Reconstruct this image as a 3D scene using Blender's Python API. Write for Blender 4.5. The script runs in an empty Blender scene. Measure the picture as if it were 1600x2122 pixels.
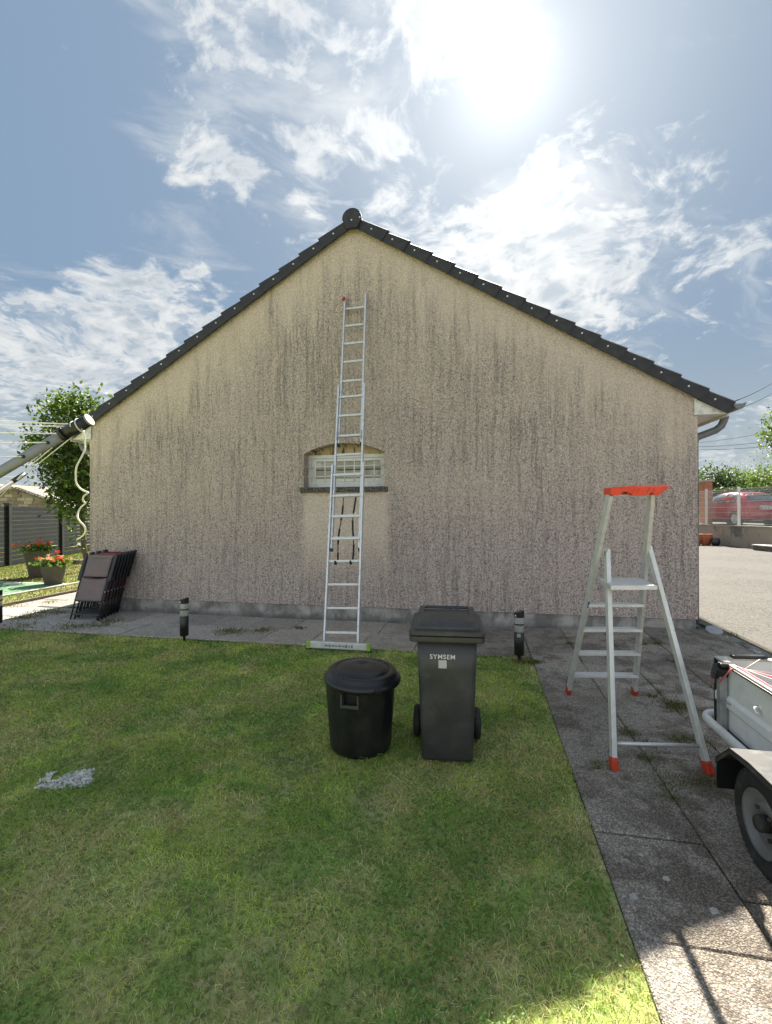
import bpy, bmesh, math, random
import numpy as np
from mathutils import Vector, Matrix

random.seed(7)
rng = np.random.default_rng(11)
sc = bpy.context.scene
COL = sc.collection
R = math.radians

# ---------------------------------------------------------------- camera
FPX = 970.0                       # focal length in pixels of the 1600x2122 photograph
YAW, ROLL = R(11.3), R(0.2)
CAM = Vector((0.0, 0.0, 1.62))
FW = Vector((-math.sin(YAW), math.cos(YAW), 0.0))
RT0 = Vector((math.cos(YAW), math.sin(YAW), 0.0))
UP0 = Vector((0, 0, 1))
RT = RT0 * math.cos(ROLL) - UP0 * math.sin(ROLL)
UP = UP0 * math.cos(ROLL) + RT0 * math.sin(ROLL)
cd = bpy.data.cameras.new('camera')
cam = bpy.data.objects.new('camera', cd)
COL.objects.link(cam)
cd.sensor_fit = 'VERTICAL'
cd.sensor_height = 36.0
cd.lens = FPX / 2122.0 * 36.0
cd.clip_start = 0.05
cd.clip_end = 3000.0
cam.matrix_world = Matrix(((RT.x, UP.x, -FW.x, CAM.x), (RT.y, UP.y, -FW.y, CAM.y),
                           (RT.z, UP.z, -FW.z, CAM.z), (0, 0, 0, 1)))
sc.camera = cam


def ray(px, py):
    return FW + RT * ((px - 800.0) / FPX) + UP * ((1061.0 - py) / FPX)


def at(px, py, depth):            # point seen at a photo pixel, at a depth along the view axis
    return CAM + ray(px, py) * depth


def G(px, py, z=0.0):             # point of the ground seen at a photo pixel
    d = ray(px, py)
    return CAM + d * ((z - CAM.z) / d.z)


def onY(px, py, Y):               # point of a plane parallel to the gable wall
    d = ray(px, py)
    return CAM + d * ((Y - CAM.y) / d.y)


# ---------------------------------------------------------------- light
SUN_TO = Vector((0.063, 1.10, 1.0)).normalized()
SUN_EL = math.asin(SUN_TO.z)
SUN_AZ = math.atan2(SUN_TO.x, SUN_TO.y)
sl = bpy.data.lights.new('sun', 'SUN')
sl.energy = 2.0
sl.angle = R(0.53)
sl.color = (1.0, 0.93, 0.82)
so = bpy.data.objects.new('sun', sl)
COL.objects.link(so)
so.rotation_euler = (-SUN_TO).to_track_quat('-Z', 'Y').to_euler()
so.location = (0, 0, 30)

sc.view_settings.view_transform = 'Standard'
sc.view_settings.look = 'None'
sc.view_settings.gamma = 1.0
sc.view_settings.use_curve_mapping = False
sc.view_settings.exposure = 3.08
sc.render.engine = 'CYCLES'
sc.cycles.use_denoising = True
sc.cycles.max_bounces = 6
sc.cycles.diffuse_bounces = 4
sc.cycles.glossy_bounces = 3
sc.cycles.transmission_bounces = 4
sc.cycles.transparent_max_bounces = 6
sc.cycles.caustics_reflective = False
sc.cycles.caustics_refractive = False
sc.cycles.sample_clamp_indirect = 6.0

world = bpy.data.worlds.new('World')
sc.world = world
world.use_nodes = True


class NT:
    """small helper to write node trees as expressions"""
    def __init__(s, tree):
        s.t = tree
        s.n = tree.nodes
        s.l = tree.links

    def new(s, typ, **kw):
        n = s.n.new(typ)
        for k, v in kw.items():
            setattr(n, k, v)
        return n

    def put(s, sock, v):
        if isinstance(v, bpy.types.NodeSocket):
            s.l.new(v, sock)
        elif v is not None:
            if sock.type == 'RGBA' and len(v) == 3:
                v = (*v, 1.0)
            sock.default_value = v

    def m(s, op, a, b=None, c=None, clamp=False):
        n = s.new('ShaderNodeMath', operation=op, use_clamp=clamp)
        for i, v in enumerate((a, b, c)):
            if v is not None:
                s.put(n.inputs[i], v)
        return n.outputs[0]

    def vm(s, op, a, b=None, out=0):
        n = s.new('ShaderNodeVectorMath', operation=op)
        s.put(n.inputs[0], a)
        if b is not None:
            if op == 'SCALE':
                s.put(n.inputs['Scale'], b)
            else:
                s.put(n.inputs[1], b)
        return n.outputs[out]

    def ss(s, x, a, b, lo=0.0, hi=1.0):      # smoothstep
        n = s.new('ShaderNodeMapRange', interpolation_type='SMOOTHSTEP')
        for k, v in (('Value', x), ('From Min', a), ('From Max', b), ('To Min', lo), ('To Max', hi)):
            s.put(n.inputs[k], v)
        return n.outputs[0]

    def lin(s, x, a, b, lo=0.0, hi=1.0):
        n = s.new('ShaderNodeMapRange', interpolation_type='LINEAR')
        for k, v in (('Value', x), ('From Min', a), ('From Max', b), ('To Min', lo), ('To Max', hi)):
            s.put(n.inputs[k], v)
        return n.outputs[0]

    def mix(s, f, a, b, blend='MIX'):
        n = s.new('ShaderNodeMix', data_type='RGBA', blend_type=blend)
        s.put(n.inputs[0], f)
        s.put(n.inputs[6], a)
        s.put(n.inputs[7], b)
        return n.outputs[2]

    def noise(s, vec, scale, detail=4.0, rough=0.55, dist=0.0, out=0, lac=2.0):
        n = s.new('ShaderNodeTexNoise')
        if vec is not None:
            s.put(n.inputs['Vector'], vec)
        n.inputs['Scale'].default_value = scale
        n.inputs['Detail'].default_value = detail
        n.inputs['Roughness'].default_value = rough
        n.inputs['Lacunarity'].default_value = lac
        n.inputs['Distortion'].default_value = dist
        return n.outputs[out]

    def vor(s, vec, scale, feature='F1', out=0, rand=1.0):
        n = s.new('ShaderNodeTexVoronoi', feature=feature)
        if vec is not None:
            s.put(n.inputs['Vector'], vec)
        n.inputs['Scale'].default_value = scale
        n.inputs['Randomness'].default_value = rand
        return n.outputs[out]

    def sep(s, v):
        n = s.new('ShaderNodeSeparateXYZ')
        s.put(n.inputs[0], v)
        return n.outputs

    def comb(s, x, y, z):
        n = s.new('ShaderNodeCombineXYZ')
        for i, v in enumerate((x, y, z)):
            s.put(n.inputs[i], v)
        return n.outputs[0]


# sky: Nishita daylight with broken cumulus and high thin cloud
W = NT(world.node_tree)
W.n.clear()
sky = W.new('ShaderNodeTexSky', sky_type='NISHITA')
sky.sun_disc = False
sky.sun_elevation = SUN_EL
sky.sun_rotation = SUN_AZ
sky.air_density = 1.0
sky.dust_density = 0.9
sky.ozone_density = 1.2
tc = W.new('ShaderNodeTexCoord')
D = W.vm('NORMALIZE', tc.outputs['Generated'])
dx, dy, dz = W.sep(D)
den = W.m('ADD', W.m('MAXIMUM', dz, 0.0), 0.22)
PX = W.m('DIVIDE', dx, den)
PY = W.m('DIVIDE', dy, den)
PC = W.comb(PX, PY, 0.0)
warp = W.noise(PC, 2.2, 3.0, 0.5, 0.0, out=1)
PCw = W.vm('ADD', PC, W.vm('SCALE', W.vm('SUBTRACT', warp, (0.5, 0.5, 0.5)), 0.30))
# streets of cloud run from upper right to lower left
rotc = W.comb(W.m('ADD', W.m('MULTIPLY', PX, 0.80), W.m('MULTIPLY', PY, 0.60)), W.m('SUBTRACT', W.m('MULTIPLY', PY, 0.80), W.m('MULTIPLY', PX, 0.60)), 0.0)
cum = W.m('ADD', W.m('MULTIPLY', W.noise(PCw, 5.6, 8.0, 0.58, 0.10), 0.54), W.m('MULTIPLY', W.noise(PCw, 17.0, 6.0, 0.6, 0.0), 0.46))
wisp = W.noise(W.vm('MULTIPLY', W.vm('ADD', rotc, W.vm('SCALE', warp, 0.25)), (1.0, 2.6, 1.0)), 2.2, 8.0, 0.62, 0.35)
# cloud banks: (px, py, width as cosine falloff, weight); clear patches carry a negative weight
banks = [(1010, 40, 0.10, 0.07), (1100, 90, 0.06, 0.05), (930, 90, 0.08, 0.05), (1230, 330, 0.18, 0.08), (1040, 450, 0.14, 0.085), (1360, 330, 0.17, 0.11), (1100, 560, 0.15, 0.085), (1190, 480, 0.10, 0.06),
         (700, 230, 0.10, 0.09), (840, 110, 0.14, 0.06), (470, 110, 0.20, 0.08), (400, 320, 0.13, 0.10), (330, 290, 0.08, 0.06), (500, 370, 0.06, 0.07),
         (620, 355, 0.06, 0.10), (60, 680, 0.20, 0.085), (370, 610, 0.14, 0.085), (230, 560, 0.08, 0.09), (250, 700, 0.15, 0.08),
         (1500, 580, 0.09, 0.085), (1230, 640, 0.13, 0.09), (800, 410, 0.05, 0.09), (640, 490, 0.06, 0.08), (800, 310, 0.04, 0.09), (930, 340, 0.03, 0.08), (1500, 290, 0.05, 0.06), (150, 100, 0.06, 0.05),
         (100, 250, 0.26, -0.17), (1480, 100, 0.28, -0.20), (540, 500, 0.13, -0.13), (1480, 740, 0.16, -0.12), (700, 560, 0.10, -0.06), (960, 270, 0.10, -0.12), (760, 380, 0.06, -0.08), (1020, 330, 0.06, -0.06), (560, 250, 0.09, -0.12), (650, 90, 0.08, -0.07), (240, 130, 0.10, -0.06), (150, 440, 0.16, -0.13), (1200, 140, 0.12, -0.12)]
bias = None
for bx, by, wd, wt in banks:
    d0 = ray(bx, by).normalized()
    dist = W.vm('DISTANCE', D, tuple(d0), out=1)
    g = W.ss(dist, wd * 1.35, 0.0, 0.0, wt)
    bias = g if bias is None else W.m('ADD', bias, g)
cval = W.m('ADD', cum, bias)
cmask = W.ss(cval, 0.475, 0.650)
wmask = W.ss(W.m('ADD', wisp, W.m('MULTIPLY', bias, 0.75)), 0.47, 0.76, 0.0, 0.62)
mask = W.m('MAXIMUM', cmask, wmask)
fade = W.ss(dz, -0.02, 0.10)
mask = W.m('MULTIPLY', mask, fade)
sd = W.vm('DOT_PRODUCT', D, tuple(SUN_TO), out=1)
sd0 = W.m('MAXIMUM', sd, 0.0)
# thick cores of the cumulus are greyer, edges and the side near the sun brighter
core = W.ss(W.noise(PCw, 9.0, 5.0, 0.55), 0.40, 0.62)
thick = W.m('MULTIPLY', W.ss(cval, 0.56, 0.67), core)
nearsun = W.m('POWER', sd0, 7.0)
# sunward-facing cloud behind the camera, brightened as unseen fill for the shaded wall
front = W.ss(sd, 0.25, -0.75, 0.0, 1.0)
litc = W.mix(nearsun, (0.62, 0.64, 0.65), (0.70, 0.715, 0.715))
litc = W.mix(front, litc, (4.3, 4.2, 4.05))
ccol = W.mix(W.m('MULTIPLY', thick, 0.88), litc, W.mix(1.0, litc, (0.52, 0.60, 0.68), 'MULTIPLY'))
skyc = sky.outputs[0]
hsv = W.new('ShaderNodeHueSaturation')
hsv.inputs['Saturation'].default_value = 0.80
hsv.inputs['Value'].default_value = 1.16
lum = W.vm('DOT_PRODUCT', skyc, (0.21, 0.72, 0.07), out=1)
skyc = W.vm('SCALE', skyc, W.m('DIVIDE', 1.0, W.m('ADD', 1.0, W.m('DIVIDE', lum, 1.2))))
W.put(hsv.inputs['Color'], skyc)
base = W.mix(1.0, hsv.outputs[0], (0.90, 1.02, 1.0), 'MULTIPLY')
base = W.mix(0.72, W.vm('SCALE', base, 0.285), (0.188, 0.272, 0.390))
base = W.mix(W.ss(dz, 0.34, 0.02, 0.0, 0.85), base, (0.39, 0.44, 0.46))
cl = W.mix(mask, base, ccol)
# bright veil of air round the sun
a1 = W.m('MULTIPLY', W.m('POWER', sd0, 300.0), 0.30)
a2 = W.m('MULTIPLY', W.m('POWER', sd0, 30.0), 0.32)
a3 = W.m('MULTIPLY', W.m('POWER', sd0, 7.0), 0.06)
aur = W.m('ADD', W.m('ADD', a1, a2), a3)
glow = W.vm('SCALE', (1.0, 0.99, 0.96), aur)
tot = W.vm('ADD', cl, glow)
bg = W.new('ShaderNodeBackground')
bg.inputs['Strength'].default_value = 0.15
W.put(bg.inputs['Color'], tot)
wo = W.new('ShaderNodeOutputWorld')
W.l.new(bg.outputs[0], wo.inputs[0])
world.cycles.sampling_method = 'MANUAL'
world.cycles.sample_map_resolution = 512

# ---------------------------------------------------------------- mesh helpers
class MB:
    """collects shapes; build() links them as ONE mesh object"""
    def __init__(s):
        s.v = []
        s.f = []
        s.sm = []

    def add(s, vs, fs, smooth=False):
        o = len(s.v)
        s.v += [tuple(v) for v in vs]
        for f in fs:
            s.f.append([i + o for i in f])
            s.sm.append(smooth)
        return s

    def box(s, c, d, M=None):
        c = Vector(c)
        hx, hy, hz = d[0] / 2, d[1] / 2, d[2] / 2
        vs = []
        for x, y, z in ((-1, -1, -1), (1, -1, -1), (1, 1, -1), (-1, 1, -1), (-1, -1, 1), (1, -1, 1), (1, 1, 1), (-1, 1, 1)):
            p = Vector((x * hx, y * hy, z * hz))
            if M is not None:
                p = M @ p
            vs.append(c + p)
        return s.add(vs, [(0, 3, 2, 1), (4, 5, 6, 7), (0, 1, 5, 4), (1, 2, 6, 5), (2, 3, 7, 6), (3, 0, 4, 7)])

    def bar(s, p0, p1, w, t, side=None):
        """rectangular bar from p0 to p1, w along side, t along the other"""
        p0, p1 = Vector(p0), Vector(p1)
        d = (p1 - p0).normalized()
        side = Vector(side) if side is not None else (Vector((0, 0, 1)).cross(d) if abs(d.z) < .95 else Vector((1, 0, 0)))
        side = (side - d * side.dot(d)).normalized()
        n = d.cross(side)
        a, b = side * w / 2, n * t / 2
        vs = [p0 - a - b, p0 + a - b, p0 + a + b, p0 - a + b, p1 - a - b, p1 + a - b, p1 + a + b, p1 - a + b]
        return s.add(vs, [(0, 3, 2, 1), (4, 5, 6, 7), (0, 1, 5, 4), (1, 2, 6, 5), (2, 3, 7, 6), (3, 0, 4, 7)])

    def tube(s, pts, r, n=8, cap=True, r2=None):
        pts = [Vector(p) for p in pts]
        N = len(pts)
        tans = [((pts[min(i + 1, N - 1)] - pts[max(i - 1, 0)]).normalized()) for i in range(N)]
        ref = Vector((0, 0, 1)) if abs(tans[0].z) < .9 else Vector((1, 0, 0))
        u = (ref - tans[0] * ref.dot(tans[0])).normalized()
        vs, fs = [], []
        for i in range(N):
            t = tans[i]
            u = (u - t * u.dot(t)).normalized()
            w = t.cross(u)
            rr = r if r2 is None else r + (r2 - r) * i / max(1, N - 1)
            for k in range(n):
                a = 2 * math.pi * k / n
                vs.append(pts[i] + (u * math.cos(a) + w * math.sin(a)) * rr)
        for i in range(N - 1):
            for k in range(n):
                k2 = (k + 1) % n
                fs.append((i * n + k, i * n + k2, (i + 1) * n + k2, (i + 1) * n + k))
        s.add(vs, fs, True)
        if cap:
            s.add(vs[:n], [tuple(range(n - 1, -1, -1))])
            s.add(vs[-n:], [tuple(range(n))])
        return s

    def lathe(s, prof, n=32, c=(0, 0, 0), sx=1.0, sy=1.0, M=None, smooth=True, cap=True):
        """prof: list of (radius, z) from bottom to top"""
        c = Vector(c)
        vs, fs = [], []
        for r, z in prof:
            for k in range(n):
                a = 2 * math.pi * k / n
                p = Vector((math.cos(a) * r * sx, math.sin(a) * r * sy, z))
                if M is not None:
                    p = M @ p
                vs.append(c + p)
        for i in range(len(prof) - 1):
            for k in range(n):
                k2 = (k + 1) % n
                fs.append((i * n + k, i * n + k2, (i + 1) * n + k2, (i + 1) * n + k))
        s.add(vs, fs, smooth)
        if cap and prof[0][0] > 1e-6:
            s.add(vs[:n], [tuple(range(n - 1, -1, -1))])
        if cap and prof[-1][0] > 1e-6:
            s.add(vs[-n:], [tuple(range(n))])
        return s

    def prism(s, poly, axis, a, b):
        """poly of 2-D points extruded along axis from a to b ('x': (y,z), 'y': (x,z), 'z': (x,y))"""
        def mk(p, h):
            return (h, p[0], p[1]) if axis == 'x' else ((p[0], h, p[1]) if axis == 'y' else (p[0], p[1], h))
        n = len(poly)
        vs = [mk(p, a) for p in poly] + [mk(p, b) for p in poly]
        fs = [tuple(range(n)), tuple(range(2 * n - 1, n - 1, -1))]
        for i in range(n):
            j = (i + 1) % n
            fs.append((i, i + n, j + n, j))
        return s.add(vs, fs)

    def loft(s, rings, cap=True, smooth=False, closed=True):
        n = len(rings[0])
        vs = [p for r in rings for p in r]
        fs = []
        for i in range(len(rings) - 1):
            for k in range(n if closed else n - 1):
                k2 = (k + 1) % n
                fs.append((i * n + k, i * n + k2, (i + 1) * n + k2, (i + 1) * n + k))
        s.add(vs, fs, smooth)
        if cap:
            s.add(rings[0], [tuple(range(n - 1, -1, -1))])
            s.add(rings[-1], [tuple(range(n))])
        return s

    def mesh(s, name, off=None, fix=True):
        me = bpy.data.meshes.new(name)
        vs = s.v if off is None else [(v[0] - off[0], v[1] - off[1], v[2] - off[2]) for v in s.v]
        me.from_pydata(vs, [], s.f)
        me.polygons.foreach_set('use_smooth', s.sm)
        if fix:
            bm = bmesh.new()
            bm.from_mesh(me)
            bmesh.ops.remove_doubles(bm, verts=bm.verts, dist=1e-5)
            bmesh.ops.recalc_face_normals(bm, faces=bm.faces)
            bm.to_mesh(me)
            bm.free()
        me.update()
        return me

    def build(s, name, material, parent=None, off=None, bevel=0.0, seg=2, fix=True):
        me = s.mesh(name, off, fix)
        return link(name, me, material, parent, bevel, seg)


def link(name, me, material, parent=None, bevel=0.0, seg=2):
    o = bpy.data.objects.new(name, me)
    if material is not None and len(me.materials) == 0:
        me.materials.append(M[material] if isinstance(material, str) else material)
    COL.objects.link(o)
    if parent is not None:
        o.parent = parent
    if bevel > 0:
        md = o.modifiers.new('bevel', 'BEVEL')
        md.width = bevel
        md.segments = seg
        md.limit_method = 'ANGLE'
        md.angle_limit = R(35)
    return o


def thing(name, label, cat, loc=(0, 0, 0), rz=0.0, group=None):
    o = bpy.data.objects.new(name, None)
    o.empty_display_size = 0.1
    COL.objects.link(o)
    o.location = loc
    o.rotation_euler = (0, 0, rz)
    return tag(o, label, cat, group)


def tag(o, label, cat, group=None):
    o['label'] = label
    o['category'] = cat
    if group:
        o['group'] = group
    return o


def struct(o, kind='structure', label=None):
    o['kind'] = kind
    if label:
        o['label'] = label
    return o


def numpy_mesh(name, verts, faces_flat, nper, colors=None, smooth=False):
    """verts (N,3); faces_flat int array of vertex ids, nper vertices for each face"""
    me = bpy.data.meshes.new(name)
    nf = len(faces_flat) // nper
    me.vertices.add(len(verts))
    me.vertices.foreach_set('co', np.ascontiguousarray(verts, dtype=np.float32).ravel())
    me.loops.add(len(faces_flat))
    me.loops.foreach_set('vertex_index', np.ascontiguousarray(faces_flat, dtype=np.int32))
    me.polygons.add(nf)
    me.polygons.foreach_set('loop_start', np.arange(0, nf * nper, nper, dtype=np.int32))
    me.polygons.foreach_set('loop_total', np.full(nf, nper, dtype=np.int32))
    if smooth:
        me.polygons.foreach_set('use_smooth', np.ones(nf, dtype=bool))
    me.update(calc_edges=True)
    if colors is not None:
        at_ = me.attributes.new('col', 'FLOAT_COLOR', 'POINT')
        c4 = np.ones((len(verts), 4), dtype=np.float32)
        c4[:, :3] = colors
        at_.data.foreach_set('color', c4.ravel())
    return me


_grids = {}


def vnoise(x, y, scale, seed=0, octaves=3):
    """smooth value noise on numpy arrays, 0..1"""
    tot = np.zeros_like(x)
    amp, s_ = 0.0, 1.0
    for o in range(octaves):
        key = (seed, o)
        if key not in _grids:
            _grids[key] = np.random.default_rng(1000 + seed * 17 + o).random((128, 128))
        g = _grids[key]
        u, v = x * scale * 2 ** o + 40.3, y * scale * 2 ** o + 51.7
        i, j = np.floor(u).astype(int), np.floor(v).astype(int)
        fu, fv = u - i, v - j
        fu, fv = fu * fu * (3 - 2 * fu), fv * fv * (3 - 2 * fv)
        i0, j0, i1, j1 = i % 128, j % 128, (i + 1) % 128, (j + 1) % 128
        val = (g[i0, j0] * (1 - fu) + g[i1, j0] * fu) * (1 - fv) + (g[i0, j1] * (1 - fu) + g[i1, j1] * fu) * fv
        tot += val * s_
        amp += s_
        s_ *= 0.5
    return tot / amp


# ---------------------------------------------------------------- materials
M = {}


def base_mat(name):
    m = bpy.data.materials.new(name)
    m.use_nodes = True
    t = NT(m.node_tree)
    p = t.n['Principled BSDF']
    M[name] = m
    return m, t, p


def pos(t):
    return t.new('ShaderNodeNewGeometry').outputs['Position']


def obj_co(t):
    return t.new('ShaderNodeTexCoord').outputs['Object']


def bump(t, p, height, strength=0.5, dist=0.01):
    b = t.new('ShaderNodeBump')
    b.inputs['Strength'].default_value = strength
    b.inputs['Distance'].default_value = dist
    t.put(b.inputs['Height'], height)
    t.l.new(b.outputs[0], p.inputs['Normal'])


def simple(name, c, rough=0.5, metal=0.0, var=0.12, vscale=6.0, bscale=0.0, bstr=0.2, dirt=None, dirt_amt=0.0, dscale=3.0, coat=0.0, spec=0.5):
    """plain surface with uneven tone, optional grain and dirt"""
    m, t, p = base_mat(name)
    co = obj_co(t)
    n = t.noise(co, vscale, 5.0, 0.6)
    f = t.lin(n, 0.3, 0.7, 1.0 - var, 1.0 + var)
    colr = t.vm('SCALE', tuple(c), f)
    if dirt is not None:
        dn = t.noise(co, dscale, 6.0, 0.65, 0.3)
        dm = t.ss(dn, 0.48, 0.68, 0.0, dirt_amt)
        colr = t.mix(dm, colr, dirt)
    t.put(p.inputs['Base Color'], colr)
    t.put(p.inputs['Roughness'], t.lin(n, 0.3, 0.7, max(0.02, rough - 0.07), min(1.0, rough + 0.07)))
    p.inputs['Metallic'].default_value = metal
    p.inputs['Specular IOR Level'].default_value = spec
    if coat:
        p.inputs['Coat Weight'].default_value = coat
        p.inputs['Coat Roughness'].default_value = 0.08
    if bscale:
        bump(t, p, t.noise(co, bscale, 3.0, 0.6), bstr, 0.004)
    return m


simple('black_plastic', (0.012, 0.012, 0.014), 0.33, var=0.25, vscale=9, bscale=220, bstr=0.12, dirt=(0.05, 0.048, 0.045), dirt_amt=0.25, dscale=7)
simple('bin_plastic', (0.043, 0.043, 0.046), 0.42, var=0.25, vscale=5, bscale=260, bstr=0.15, dirt=(0.085, 0.08, 0.072), dirt_amt=0.6, dscale=5.5)
simple('rubber', (0.018, 0.018, 0.018), 0.8, var=0.3, vscale=14, dirt=(0.12, 0.11, 0.10), dirt_amt=0.35, dscale=9)
simple('alu', (0.66, 0.68, 0.70), 0.42, metal=0.5, var=0.10, vscale=20, dirt=(0.42, 0.42, 0.40), dirt_amt=0.5, dscale=12)
simple('strut_grey', (0.085, 0.088, 0.09), 0.6, var=0.1)
simple('disc_cream', (0.20, 0.19, 0.165), 0.7, var=0.06)
simple('alu_worn', (0.66, 0.67, 0.66), 0.5, metal=0.35, var=0.12, vscale=18, bscale=90, bstr=0.08, dirt=(0.68, 0.67, 0.62), dirt_amt=0.7, dscale=9)
simple('galv', (0.36, 0.37, 0.38), 0.5, metal=0.6, var=0.2, vscale=30, dirt=(0.25, 0.24, 0.22), dirt_amt=0.5, dscale=6)
simple('steel_rim', (0.17, 0.17, 0.168), 0.5, metal=0.15, var=0.2, vscale=14, dirt=(0.16, 0.15, 0.14), dirt_amt=0.5, dscale=9)
simple('fender_steel', (0.05, 0.05, 0.049), 0.6, metal=0.3, var=0.25, vscale=18, dirt=(0.2, 0.19, 0.18), dirt_amt=0.4, dscale=8)
simple('zinc', (0.19, 0.20, 0.21), 0.5, metal=0.35, var=0.18, vscale=8, dirt=(0.11, 0.11, 0.11), dirt_amt=0.5, dscale=5)
simple('orange_plastic', (0.78, 0.070, 0.022), 0.45, var=0.12, vscale=20, dirt=(0.35, 0.06, 0.03), dirt_amt=0.4, dscale=30)
simple('orange_foot', (0.52, 0.062, 0.022), 0.6, var=0.2, vscale=25, dirt=(0.16, 0.05, 0.03), dirt_amt=0.6, dscale=22)
simple('green_plastic', (0.30, 0.47, 0.08), 0.5, var=0.15, vscale=20, dirt=(0.15, 0.2, 0.06), dirt_amt=0.5, dscale=30)
simple('red_plastic', (0.45, 0.02, 0.02), 0.45)
simple('white_pvc', (0.78, 0.78, 0.76), 0.35, var=0.05, dirt=(0.5, 0.49, 0.45), dirt_amt=0.35, dscale=5)
simple('white_paint', (0.76, 0.77, 0.76), 0.35, var=0.05, vscale=9, dirt=(0.42, 0.42, 0.40), dirt_amt=0.35, dscale=4)
simple('soffit_white', (0.80, 0.79, 0.76), 0.55, var=0.06, dirt=(0.36, 0.31, 0.26), dirt_amt=0.5, dscale=7)
simple('grille_white', (0.82, 0.80, 0.76), 0.4, var=0.05)
simple('rope_white', (0.75, 0.73, 0.58), 0.7, var=0.1, vscale=60, bscale=300, bstr=0.4)
simple('line_white', (0.70, 0.69, 0.60), 0.6, var=0.08)
simple('pole_grey', (0.26, 0.27, 0.28), 0.5, metal=0.4, var=0.10, vscale=14)
simple('dark_frame', (0.022, 0.022, 0.026), 0.42, var=0.2, vscale=20, metal=0.1)
simple('fabric_grey', (0.185, 0.14, 0.142), 0.75, var=0.10, vscale=7, bscale=420, bstr=0.3)
simple('fabric_red', (0.19, 0.018, 0.024), 0.75, var=0.15, vscale=7, bscale=420, bstr=0.3)
simple('strap_black', (0.012, 0.012, 0.013), 0.8, var=0.2, vscale=40)
simple('fence_slat', (0.020, 0.0235, 0.025), 0.8, spec=0.1, var=0.12, vscale=3, bscale=60, bstr=0.15)
simple('fence_post', (0.010, 0.012, 0.014), 0.5, var=0.12, vscale=5)
simple('terracotta', (0.40, 0.13, 0.065), 0.8, var=0.18, vscale=9)
simple('black_glaze', (0.030, 0.030, 0.036), 0.3, var=0.2, vscale=12)
simple('planter_resin', (0.13, 0.11, 0.09), 0.65, var=0.15, vscale=9)
simple('wire_dark', (0.03, 0.03, 0.032), 0.6, var=0.1)
simple('concrete_cap', (0.36, 0.34, 0.30), 0.85, var=0.2, vscale=5, bscale=60, bstr=0.4, dirt=(0.16, 0.15, 0.13), dirt_amt=0.7, dscale=3)
simple('pale_stone', (0.55, 0.53, 0.48), 0.85, var=0.15, vscale=6, bscale=50, bstr=0.3)
simple('dark_stone', (0.13, 0.105, 0.085), 0.9, var=0.4, vscale=7, bscale=30, bstr=0.6, dirt=(0.33, 0.29, 0.23), dirt_amt=0.5, dscale=6)
simple('mesh_white', (0.72, 0.72, 0.68), 0.5, var=0.06)
simple('net_pink', (0.75, 0.13, 0.17), 0.6, var=0.12, vscale=40)
simple('net_pale', (0.74, 0.62, 0.55), 0.6, var=0.12, vscale=40)
simple('wood_weathered', (0.16, 0.12, 0.085), 0.85, var=0.3, vscale=6, bscale=40, bstr=0.5)
simple('bark', (0.11, 0.085, 0.06), 0.9, var=0.35, vscale=9, bscale=30, bstr=0.8)
simple('brick_orange', (0.42, 0.17, 0.085), 0.85, var=0.25, vscale=4, bscale=40, bstr=0.4)
simple('mortar', (0.36, 0.32, 0.27), 0.9, var=0.15, vscale=8)
simple('car_red', (0.36, 0.012, 0.028), 0.25, var=0.03, coat=0.8)
simple('car_dark', (0.012, 0.012, 0.014), 0.6, var=0.1)
simple('chrome', (0.75, 0.75, 0.76), 0.18, metal=1.0, var=0.03)
simple('plate_white', (0.72, 0.72, 0.70), 0.4, var=0.03)
simple('ink_dark', (0.03, 0.03, 0.035), 0.6, var=0.05)
simple('ink_blue', (0.03, 0.06, 0.25), 0.5, var=0.05)
simple('ink_grey', (0.22, 0.22, 0.23), 0.6, var=0.1)
simple('tail_red', (0.35, 0.015, 0.02), 0.2, var=0.05, coat=0.6)
simple('lettering', (0.80, 0.80, 0.79), 0.5, var=0.05, vscale=30, dirt=(0.4, 0.4, 0.4), dirt_amt=0.3, dscale=40)
simple('sticker', (0.52, 0.52, 0.52), 0.5, var=0.12, vscale=60)
simple('cap_grey', (0.33, 0.33, 0.33), 0.6, var=0.1, vscale=12)
simple('tile_dark', (0.026, 0.026, 0.031), 0.62, var=0.3, vscale=7, bscale=140, bstr=0.35, dirt=(0.062, 0.060, 0.055), dirt_amt=0.5, dscale=6)
simple('nail_metal', (0.75, 0.75, 0.74), 0.35, metal=0.3, var=0.05)
simple('solar_cell', (0.015, 0.018, 0.028), 0.15, var=0.1)
simple('lamp_steel', (0.55, 0.55, 0.53), 0.35, metal=0.5, var=0.08)
simple('lime_stone', (0.60, 0.59, 0.56), 0.9, var=0.45, vscale=22)
simple('debris_pale', (0.40, 0.39, 0.35), 0.85, var=0.2, vscale=40)
simple('mat_green', (0.12, 0.24, 0.12), 0.9, var=0.18, vscale=5, bscale=200, bstr=0.4)
simple('border_pale', (0.62, 0.62, 0.58), 0.7, var=0.1)
simple('roof_red', (0.34, 0.22, 0.15), 0.85, var=0.25, vscale=3)
simple('block_dark', (0.27, 0.21, 0.15), 0.9, var=0.2, vscale=2, bscale=20, bstr=0.3)
simple('block_pale', (0.45, 0.38, 0.29), 0.9, var=0.2, vscale=2, bscale=20, bstr=0.3)
simple('soil', (0.07, 0.055, 0.035), 0.95, var=0.3, vscale=7, bscale=50, bstr=0.6)

# clear lamp lens
m, t, p = base_mat('lamp_lens')
p.inputs['Base Color'].default_value = (0.62, 0.61, 0.57, 1)
p.inputs['Roughness'].default_value = 0.2
p.inputs['Transmission Weight'].default_value = 0.45
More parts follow.
